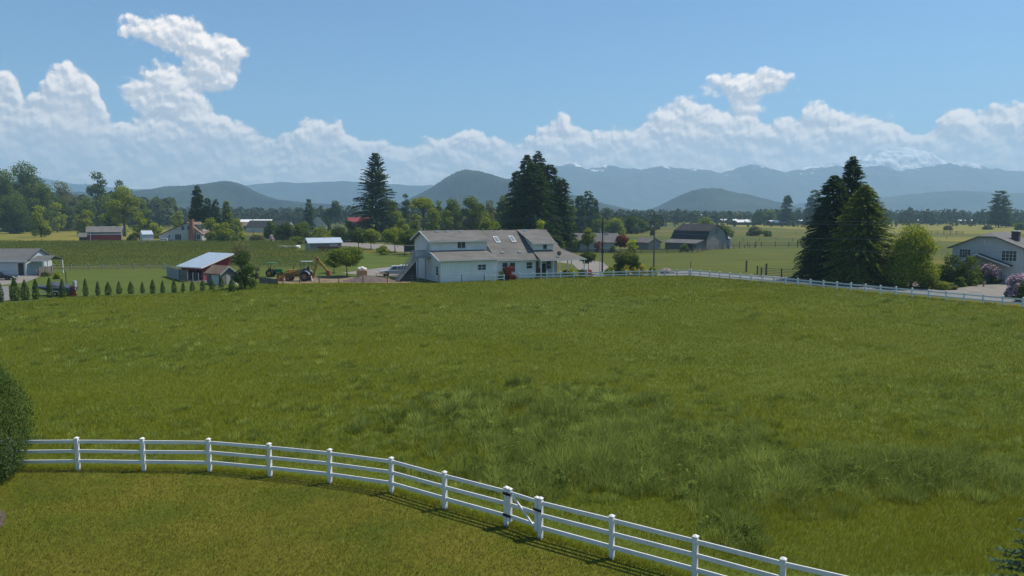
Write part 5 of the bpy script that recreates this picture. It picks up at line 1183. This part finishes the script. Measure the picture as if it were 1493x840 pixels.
T = [
 # left woods
 ('B', 8,338,248,34,'decid','tall cottonwood at the left edge of the photo', {'nl':34,'z0':1}),
 ('B', 40,337,238,33,'decid','tallest broad cottonwood of the left wood', {'nl':38,'z0':1}),
 ('B', 22,341,286,30,'decid_dark','darker round tree low before the tallest left cottonwood', {'z0':1}),
 ('B', 66,338,268,22,'decid','cottonwood on right shoulder of the tallest left tree', {'z0':1}),
 ('B', 84,339,296,16,'decid_bright','bright green low tree at the right foot of the left wood', {'z0':1}),
 ('B', 92,334,265,20,'decid_grey','brownish half-bare tree right of the left wood', {'nl':28,'K':16,'z0':2}),
 ('B', 108,333,283,18,'decid_grey','pale brownish tree between half-bare tree and slim tall one', {'K':16}),
 ('B', 125,335,292,17,'decid','mid-green bush-like tree under the slim tall tree', {'z0':1}),
 ('B', 146,337,251,17,'decid_dark','slim tall cottonwood with open crown, left background', {'z0':9,'nl':14,'K':22}),
 ('B', 156,338,284,20,'decid','green tree at the foot of the slim tall cottonwood', {'z0':1}),
 ('B', 177,334,263,12,'decid_dark','narrow dark top behind the bright round tree', {'z0':8}),
 ('B', 182,345,272,26,'decid_bright','bright green round tree right of the slim tall cottonwood', {'nl':26,'z0':5}),
 ('B', 168,344,300,20,'decid_bright','lower bright tree joined to the left of the bright round tree', {'z0':1}),
 ('B', 206,337,288,11,'decid','small tree between bright round tree and distant pair', {}),
 ('B', 230,330,288,13,'decid','left one of two distant rounded trees left of the butte', {'z0':6}),
 ('B', 247,330,289,13,'decid','right one of two distant rounded trees left of the butte', {'z0':6}),
 ('B', 204,350,309,13,'decid_bright','bright shrub-like tree above the pale blue garden shed', {'z0':.5}),
 ('B', 226,348,325,12,'lime','lime low tree left of the brick-chimney house', {'z0':.5}),
 ('B', 262,340,308,11,'decid_bright','light green tree behind roof of the brick-chimney house', {'z0':1}),
 ('S', 193,352.5,341,9,'decid_dark','round dark bush left of the pale blue garden shed', {}),
 ('S', 110,336,322,30,'decid_bright','long pale thicket under the brownish trees', {'squash':.6}),
 ('S', 150,336,326,34,'lime','yellow-green thicket behind the long red barn', {'squash':.6}),
 ('C', 291,350,271,17,'fir_dark','tall dark fir behind the brick-chimney house', {'tops':2}),
 ('C', 305,350,289,12,'fir_dark','dark fir close right of the tall house fir', {}),
 ('C', 316,351,291,10,'fir_dark','third dark fir in the row behind chimney house', {}),
 ('C', 332,350,294,11,'fir_green','brownish-green fir ending the row behind chimney house', {}),
 ('B', 308,355,318,13,'decid_bright','light green tree before the dark fir row', {'z0':.5}),
 ('B', 328,355,325,14,'decid_bright','light green garden tree right of the white pergola', {'z0':.5}),
 ('S', 318,355,337,16,'decid_bright','light bushy shrub at the end of chimney house garden', {}),
 ('S', 352,353,338,8,'lime','small lime bush before the brown barns', {}),
 ('S', 376,354,343,14,'decid_grey','low greyish bush row at the berry field top', {'squash':.6}),
 ('S', 396,355.5,343,6,'pale_flower','pale pink flowering bush by the berry field top', {}),
 # mid-left orchard belt
 ('S', 407,350,331,15,'decid','green bushy tree left of the dark red shrub', {}),
 ('B', 418,354,325,18,'decid_dark','dark brownish-green tree before the brown-roofed house', {'z0':.5}),
 ('B', 443,355,324,20,'decid','green orchard tree before the grey gabled house', {'z0':.5}),
 ('B', 470,354,330,17,'decid_bright','light orchard tree right of the grey gabled house', {'z0':.5}),
 ('B', 492,353,331,16,'decid_bright','light orchard tree left of the small orchard pair', {'z0':.5}),
 ('C', 451,338,291,8,'fir_dark','small pointed dark fir above the grey gabled house', {}),
 ('C', 475,337,315,7,'fir_dark','short dark fir right of the grey gable', {}),
 ('B', 490,333,293,11,'decid_dark','round dark distant tree left of the tall lone fir', {'z0':6}),
 ('B', 479,333,304,9,'decid_dark','lower dark tree left of the round distant tree', {}),
 ('B', 523,362,333,18,'decid_dark','dark round orchard tree under the tall lone fir', {'z0':1.6}),
 ('B', 541,364,334,15,'decid_bright','small light orchard tree with visible trunk under the fir', {'z0':2}),
 ('B', 576,368,333,20,'decid_bright','light green roadside tree left of the farmhouse', {'z0':2.2}),
 ('B', 599,371,334,19,'decid','green roadside tree hard against the farmhouse gable', {'z0':2.2}),
 ('B', 506,403,361,32,'decid','low spreading round tree with dark trunk above the pallet', {'z0':2.0,'nl':26,'squash':.7}),
 ('B', 487,398,370,15,'decid_bright','light green lobe tree left of the spreading round tree', {'z0':1.0}),
 # the lone fir and centre
 ('C', 549,352,225,37,'fir_dark','tall lone fir with open spiky top, left of centre', {'dens':.95,'up':.95,'droop':.5,'pw':.75,'irregular':.4,'z0':2,'k':.75}),
 ('B', 570,350,292,16,'decid_bright','light green tree growing through the lone fir right side', {'z0':3}),
 ('B', 592,342,283,9,'decid_dark','narrow blue-dark tree right of the tall lone fir', {'z0':5}),
 ('B', 617,352,288,20,'decid_bright','light airy tree with two bare trunks behind the farmhouse', {'z0':12,'nl':16,'K':16}),
 ('B', 640,346,292,10,'decid','thin green tree right of the airy two-trunk tree', {'K':16}),
 ('B', 659,347,290,17,'decid','green tree above the left end of farmhouse ridge', {'z0':3}),
 ('B', 687,347,287,24,'decid','widest green tree above the middle of farmhouse ridge', {'z0':3,'nl':28}),
 ('B', 681,352,316,16,'decid_grey','brownish bush tree directly above the farmhouse roof vents', {'z0':.5}),
 ('B', 668,351,308,14,'decid_dark','dark low tree above farmhouse roof, left of brown one', {'z0':.5}),
 ('B', 714,346,292,13,'decid_grey','greyish thin tree left of the great dark firs', {'K':14}),
 ('B', 735,348,285,15,'decid','tree touching the left side of great dark firs', {'z0':3}),
 ('B', 722,356,323,15,'decid_bright','light bush just above the farmhouse ridge, left of firs', {'z0':.5}),
 ('C', 768,366,226,44,'fir_dark','left leader of the great dark fir clump', {'pw':.78,'dens':1.25,'irregular':.35}),
 ('C', 784,363,221,46,'fir_dark','tallest right leader of the great dark fir clump', {'pw':.78,'dens':1.25,'irregular':.35}),
 ('C', 801,364,240,40,'fir_dark','right shoulder fir of the great dark clump', {'pw':.6,'dens':1.1}),
 ('C', 777,368,238,48,'fir_dark','broad front body of the great dark fir clump', {'pw':.6,'dens':1.2}),
 ('C', 819,366,260,22,'fir_dark','lowest outer fir at right of the great dark clump', {'pw':.5}),
 ('C', 754,362,250,24,'fir_dark','lowest outer fir at left of the great dark clump', {'pw':.5}),
 ('B', 788,372,321,13,'lime','bright lime tree rising over farmhouse roof before dark firs', {'z0':1}),
 ('B', 833,345,292,9,'decid','green tree tucked right of the great dark clump', {}),
 ('C', 857,341,279,10,'fir_dark','slim dark poplar-like fir right of the dark clump', {'pw':.35}),
 ('C', 845,343,285,9,'fir_dark','shorter slim fir left of the slim poplar-like one', {'pw':.4}),
 ('C', 866,340,290,7,'fir_dark','third slim fir right of the poplar-like one', {'pw':.4}),
 ('B', 885,334,303,9,'decid_dark','bluish round tree right of the slim firs', {}),
 ('B', 874,342,319,16,'decid','green tree belt piece behind the silver-vented roof', {'z0':.5}),
 ('B', 897,342,318,17,'decid_bright','light green belt tree over the ranch house roof', {'z0':.5}),
 ('B', 921,341,315,15,'decid_dark','dark round belt tree right of the ranch house', {'z0':.5}),
 ('B', 935,340,321,10,'decid','last belt tree left of the tall wooden pole', {'z0':.5}),
 ('B', 857,367,333,12,'decid_bright','bright green tree before ranch house dark pole', {'z0':1.2}),
 ('D', 837,367,346,8,'decid','clipped ball shrub before the ranch house wing', {'prof':[(0,.5),(.2,.9),(.5,1),(.8,.8),(1,.15)],'cat':'shrub'}),
 ('S', 848,366.5,354,6,'lime','small lime shrub right of the clipped ball', {}),
 ('S', 821,368,352,6,'decid_bright','light leafy bush left of the ranch wing', {}),
 ('S', 874,368,352,8,'red_leaf','purplish shrub behind the dark bare pole', {}),
 ('B', 905,367,344,13,'red_leaf','dark red maple right of the ranch house', {'z0':1}),
 ('S', 922,368,350,12,'lime','lime spreading shrub right of the dark red maple', {'squash':.6}),
 ('S', 893,368.5,359,7,'decid_dark','low round shrub below the dark red maple', {}),
 ('B', 858,394,368,14,'decid_dark','small round-headed tree on the lane right of the porch', {'z0':1.4}),
 ('S', 916,401,366,26,'decid','large rounded green shrub right of the dark bare pole', {'nl':20}),
 ('S', 901,401,364,13,'decid_grey','pale feathery shrub at the left of the large rounded shrub', {'K':16}),
 ('S', 913,402,386,8,'yellow_flower','yellow flowering broom, left one under the rounded shrub', {}),
 ('S', 925,402,389,5,'yellow_flower','small yellow flowering broom, middle one under the rounded shrub', {}),
 ('S', 937,402,386,8,'yellow_flower','yellow flowering broom, right one under the rounded shrub', {}),
 ('S', 951,402,389,9,'decid_bright','light green bush at the foot of the tall wooden pole', {}),
 ('S', 891,402,390,14,'decid_bright','low spreading light shrub beside the white fence', {'squash':.5}),
 ('S', 835,404,392,12,'lime','lime mound shrub below the porch end', {'squash':.6}),
 ('S', 849,404,393,9,'decid_dark','dark low shrub right of the lime mound shrub', {}),
 ('S', 860,403,393,5,'red_flower','small red azalea right of the porch', {}),
 ('S', 824,404,394,8,'decid_bright','low green shrub at the porch floor edge', {'squash':.6}),
 ('S', 972,399,391,13,'pale_flower','pale pinkish ground shrub by the fence corner', {'squash':.5}),
 ('S', 743,408.5,388,13,'red_leaf','dark red weeping maple before the farmhouse wall', {'squash':.8,'nl':14}),
 ('S', 731,409,395,7,'decid','green shrub left of the dark red weeping maple', {}),
 ('B', 604,349,297,12,'decid_bright','light green tree between the lone fir and two-trunk tree', {'z0':1}),
 ('B', 630,352,303,15,'decid_bright','round light tree low behind farmhouse left roof end', {'z0':1}),
 ('B', 652,353,306,14,'decid','mid-green low tree left of the dark low tree', {'z0':1}),
 ('B', 699,352,296,18,'decid','full green tree right of the widest belt tree', {'z0':1}),
 ('B', 707,356,316,14,'decid_bright','light tree before the full green belt tree', {'z0':.5}),
 ('B', 745,358,306,15,'decid','green tree overlapping left foot of the dark firs', {'z0':1}),
 ('B', 508,352,322,13,'decid','green tree under the small red barn', {'z0':.5}),
 ('B', 586,356,318,14,'decid_bright','light tree beneath the narrow blue-dark tree', {'z0':.5}),
 ('B', 216,347,306,12,'decid','green tree above the gap beside the tiny blue shed', {'z0':.5}),
 ('B', 279,347,312,11,'decid','green tree directly left of the tall house fir', {'z0':.5}),
 ('B', 345,345,318,12,'decid_bright','light green tree at the right end of fir row', {'z0':.5}),
 ('B', 395,348,322,12,'decid','green tree right of the distant crossarm pole', {'z0':.5}),
 ('B', 60,346,300,16,'decid_bright','light green understorey tree in front of the left wood', {'z0':.5}),
 ('B', 128,344,306,16,'decid_bright','light green understorey tree before the slim tall cottonwood', {'z0':.5}),
 ('B', 14,336,262,34,'decid_dark','dark full tree filling the left wood below the edge cottonwood', {'nl':44,'z0':.5}),
 ('B', 52,337,256,30,'decid_dark','dark full tree behind the tallest broad cottonwood', {'nl':44,'z0':.5}),
 ('B', 88,337,288,22,'decid_dark','dark low tree closing the right end of left wood', {'nl':36,'z0':.5}),
 ('B', 133,336,288,20,'decid','mid-green filler tree left of the slim tall cottonwood', {'nl':36,'z0':.5}),
 ('S', 340,354.5,345,14,'decid','low green hedge between lime bush and garden tree', {'squash':.6}),
 ('S', 430,356,345,16,'decid','low green hedge above the berry field right end', {'squash':.6}),
 ('S', 560,372,358,12,'decid_bright','low light shrub between two roadside trees', {'squash':.7}),
 ('S', 1459,412,396,12,'decid_dark','small pink rhododendron between the two larger ones', {'flower':('pink_flower',.8,.2)}),
 ('S', 1424,413,392,11,'decid','green round shrub left of the pink-topped rhododendron', {}),
 ('S', 1355,417,396,14,'decid_dark','dark shrub between spreading tree and dark rounded tree', {}),
 ('S', 1400,418,404,11,'decid','low green shrub under the feathery tree', {'squash':.7}),
 ('S', 1310,418,403,14,'decid_bright','light low shrub at the foot of the pale small tree', {'squash':.7}),
 # yard, left
 ('B', 357,421,366,20,'decid_dark','big dark round bush beside the grey lean-to', {'z0':.2,'nl':24,'k':.9}),
 ('B', 352,400,352,22,'decid_grey','bare twiggy tree showing above the big dark bush', {'K':5,'z0':1}),
 ('S', 373,409,384,9,'decid_grey','thin twiggy shrub right of the big dark bush', {'K':9}),
 ('S', 83,407,398,6,'decid_bright','small bright green bush on the yard lawn near garage', {}),
 ('S', 66,403,395,8,'decid_grey','greyish bush before the grey board fence', {}),
 ('S', 107,432,417,6,'rust_leaf','rusty red-brown young cypress near the covered boat', {}),
 # right side
 ('C', 1236,405,229,44,'fir_dark','tallest of the great conifers right of centre', {'pw':.72,'up':.45,'dens':1.5,'irregular':.4,'k':.9}),
 ('C', 1210,407,256,50,'fir_dark','left dark partner of the tallest great conifer', {'pw':.58,'dens':1.5,'k':.9}),
 ('C', 1256,413,270,58,'fir_green','yellow-green broad conifer in front of the tallest one', {'pw':.66,'dens':1.9,'up':.35,'irregular':.35,'k':.85}),
 ('C', 1195,405,300,28,'fir_dark','lowest dark conifer at the left of the great group', {'pw':.5}),
 ('C', 1186,331,277,17,'fir_blue','greyish distant fir peeking left of the great group', {'pw':.6}),
 ('C', 1147,329,285,11,'fir_dark','pointed distant dark fir right of the white barns', {'pw':.6}),
 ('B', 1106,328,307,12,'decid_dark','distant round dark tree, left one beside white barns', {'z0':.5}),
 ('B', 1122,328,306,11,'decid','distant round lighter tree, right one beside white barns', {'z0':.5}),
 ('B', 1077,326,311,7,'decid_grey','tiny brownish tree above the white-roofed barns', {}),
 ('C', 1456,332,280,14,'decid_dark','lone tall cottonwood in the fields near the right edge', {'pw':.35,'z0':3,'up':.5,'irregular':.4}),
 ('B', 1467,332,308,10,'decid_dark','small tree at the right foot of the lone cottonwood', {'z0':.5}),
 ('B', 1328,419,328,42,'decid_bright','yellow-green spreading tree by the road right of conifers', {'z0':.6,'nl':70,'K':20,'fill':.58}),
 ('B', 1297,415,365,18,'decid_bright','pale green small tree between conifers and spreading tree', {'z0':.5,'K':16}),
 ('S', 1291,413,388,9,'white_flower','white flowering shrub under the great conifers', {}),
 ('B', 1386,415,372,24,'decid_dark','dark rounded tree left of the grey-blue house', {'z0':.3,'nl':22}),
 ('B', 1413,416,373,18,'decid','feathery green tree before the grey-blue house', {'z0':.3,'K':16}),
 ('S', 1441,414,386,17,'decid_dark','pink-topped rhododendron below the house window', {'flower':('pink_flower',.7,.35)}),
 ('S', 1482,434,402,22,'decid_dark','large mauve-pink rhododendron beside the driveway', {'flower':('pink_flower',1.0,.12),'nl':18}),
 ('S', 1492,440,412,13,'decid_dark','dark green clipped bush before the mauve rhododendron', {}),
 ('S', 1373,422,410,16,'decid_bright','low light green mound shrub at the roadside', {'squash':.7}),
 ('S', 1389,422.5,414,8,'decid_grey','small grey-green mound right of the light roadside mound', {}),
 ('S', 1411,416,408,8,'yellow_flower','patch of yellow flowers before the feathery green tree', {'squash':.5}),
 ('S', 1348,419,405,10,'decid','low green shrub under the yellow-green spreading tree', {}),
 ('B', 1020,350,318,1,'decid','x', None),
 ('S', 1052,346,329,22,'decid','thicket of bushes behind the gambrel barn ridge', {'squash':.6}),
 ('S', 1028,335,317,18,'decid_bright','lighter thicket between the barns in the fields', {'squash':.6}),
 ('S', 1100,344,330,14,'decid_grey','greyish round bush in the yellow field', {'squash':.8}),
 ('S', 1116,345,336,10,'decid','small low bush beside the greyish round one', {'squash':.6}),
 ('S', 998,367,356,8,'decid','small bush before the gambrel barn lean-to', {}),
 ('S', 951,344,333,4,'decid_dark','tiny dark bush in the hay field left of barn', {}),
 ('S', 1383,336,328,8,'decid_grey','tiny grey bush out in the far right fields', {}),
 ('S', 1488,336,325,10,'decid','low bush in fields at the right edge', {}),
 ('S', 1440,335,327,9,'decid_grey','low bush left of the lone cottonwood', {}),
]
for row in T:
    if row[7] is None: continue
    k_, px, ba, to, hw, m_, lb, kw = row
    nm = {'red_leaf': 'maple_shrub' if k_ == 'S' else 'maple_tree', 'yellow_flower': 'broom_shrub', 'pink_flower': 'rhododendron'}.get(m_)
    put(k_, px, ba, to, hw, m_, lb, nm, **kw)
# row of young cypresses
ORD = ['first','second','third','fourth','fifth','sixth','seventh','eighth','ninth','tenth','eleventh','twelfth','thirteenth','fourteenth','fifteenth','sixteenth','seventeenth','eighteenth','nineteenth','twentieth']
ORD += ['twenty-' + o for o in ORD[:9]] + ['thirtieth'] + ['thirty-' + o for o in ORD[:9]] + ['fortieth'] + ['forty-' + o for o in ORD[:9]] + ['fiftieth']
CY_ = [(1,409,441,6.5),(22,406,438.5,7),(37,407,437.5,6.5),(52.5,405,436.5,5.5),(73,404,434,5.2),(91.5,409,434,5.2),(125,408,432,5),(143,411,431,4.5),(158,412,430.5,5.5),
       (174,411,428.5,5),(191,410,428.5,5),(208,411.5,427.5,4),(223,409,428,5),(237.5,409,427.5,4.4),(254,408,427,4.8),(267.5,411,426,4.2),(280.5,409,425,4.2),(295.5,408,424,4.2),
       (309.5,407,422.5,5.5),(323,406,419,4.5),(338,406,425.5,6),(352,406,423,4.5)]
for i, (px, to, ba, hw) in enumerate(CY_):
    rr = np.random.default_rng(900 + i); p = G(px, ba)
    dense(f'young dark cypress, {ORD[i]} from the left end of the yard row', p, hgt(ba, to)*rr.uniform(.92, 1.06), hw*p.y/F*rr.uniform(.74, .95), .16, 'cypress', rr, name='young_cypress', group='young cypresses in a row along the pasture')
# near trees at the frame edges
rr = np.random.default_rng(61)
pn = G(-58, 698); dense('big dense dark green cypress cut by the left edge', pn, 5.9, 2.55, .085, 'cypress', rr, name='cypress_tree', cat='tree', K=46, lumpy=.16, tilt=2.2,
      prof=[(0,.80),(.12,.95),(.3,1),(.5,.93),(.7,.72),(.86,.42),(1,.05)])
rr = np.random.default_rng(62)
ps = At(1583, 15.5, 0); conifer('blue-green spruce whose branch tips enter at lower right', ps, 6.4, 2.3, .13, 'fir_blue', rr, z0=.4, pw=.8, up=.2, droop=.15, dens=.8, name='spruce_tree', wide=.32, irregular=.3)
# ------------------------------------------------------------------ berry rows
rng = np.random.default_rng(400)
ys = []; y_ = dist(391.2)
while y_ < dist(354.6): ys.append(y_); y_ += 2.95
for i, y_ in enumerate(ys):
    xr = At(432 if y_ > 203 else 505 + rng.normal(0, 3), y_).x; xl = At(-60 if y_ > 146 else 60, y_).x
    n_ = int((xr - xl)*24); ls = leafsize(y_, .55); X = rng.uniform(0, xr - xl, n_); lump = .75 + .5*fbm(X, np.full(n_, i*3.0), 2.0, 8, 3)
    a_ = rng.uniform(0, math.pi, n_); rr = .55*lump*rng.uniform(.75, 1.1, n_)
    Cn = np.stack([X, np.cos(a_)*rr*.9, .35 + np.sin(a_)*rr*1.5*lump], 1)
    N = np.stack([rng.normal(0,.4,n_), np.cos(a_), np.sin(a_) + .3], 1) + rng.normal(size=(n_,3))*.4
    t = thing('berry_row', f'{ORD[i]} row of berry bushes counted from the near edge', 'hedge row', (xl, y_, 0), 0, 'rows of berry bushes')
    crown_mesh(t, Cn, ls*rng.uniform(.7,1.3,n_), rng, 'berry', N, name='foliage', tint=np.clip(rng.normal(.5,.2,n_) + .3*(lump-1), 0, 1))
# ------------------------------------------------------------------ far-off woods that read as one mass
def woods(name, label, px0, px1, d0, d1, n_, h0, h1, conf, seed, m='far_tree', dens=None):
    r = np.random.default_rng(seed); d = d0 + (d1 - d0)*r.random(n_); px = r.uniform(px0, px1, n_)
    x = (px - CX)/F*d*1.005; nz = fbm(x + 9000, d*3, 60, seed, 3)
    keep = nz > .40; x, d = x[keep], d[keep]; n_ = len(x)
    h = r.uniform(h0, h1, n_)*(.6 + .8*fbm(x + 4000, d, 90, seed + 2, 2)); isc = r.random(n_) < conf; per = 46
    ti = np.repeat(np.arange(n_), per); u_ = r.random(len(ti)); a_ = r.uniform(0, 2*math.pi, len(ti)); hh = h[ti]
    rc = hh*.17*(1 - u_)**.8 + .3; rb = hh*.34*np.sqrt(np.clip(1 - (2*u_ - 1)**2, 0, 1)); rad = np.where(isc[ti], rc, rb)*np.sqrt(r.uniform(.3, 1.1, len(ti)))
    zz = np.where(isc[ti], hh*(.05 + .95*u_), hh*(.15 + .85*u_))
    Cn = np.stack([x[ti] + np.cos(a_)*rad, d[ti] + np.sin(a_)*rad, zz], 1)
    N = np.stack([np.cos(a_), np.sin(a_), .4 + u_], 1) + r.normal(size=(len(ti), 3))*.5
    S = hh*np.where(isc[ti], .16, .24)*r.uniform(.7, 1.3, len(ti))*(1.1 - .5*u_*isc[ti])
    V, Fc = leaf_verts(Cn, S, r, N); tt = np.clip(np.where(isc, .12, .6)[ti] + r.normal(0, .15, n_)[ti] + r.normal(0, .12, len(ti)), 0, 1)
    o = npmesh(name, V, Fc, m, None, {'tint': tt}); tag(o, label, 'woods', kind='stuff')
woods('far_woods', 'hazy band of distant trees under the mountains on the right', 850, 1750, 720, 1300, 2300, 8, 14, .55, 71)
woods('left_woods', 'hazy distant tree line under the left buttes', 180, 900, 700, 1350, 2300, 8, 16, .5, 72)
woods('edge_woods', 'dense low woods behind the left cottonwoods', -500, 260, 560, 800, 900, 12, 26, .25, 73)
woods('centre_woods', 'mid-distance belt of mixed trees behind the farmhouse', 560, 960, 400, 560, 380, 7, 12, .2, 74)
woods('field_brush', 'scattered brush and hedges over the far right fields', 940, 1700, 560, 720, 260, 2, 5, 0, 75)
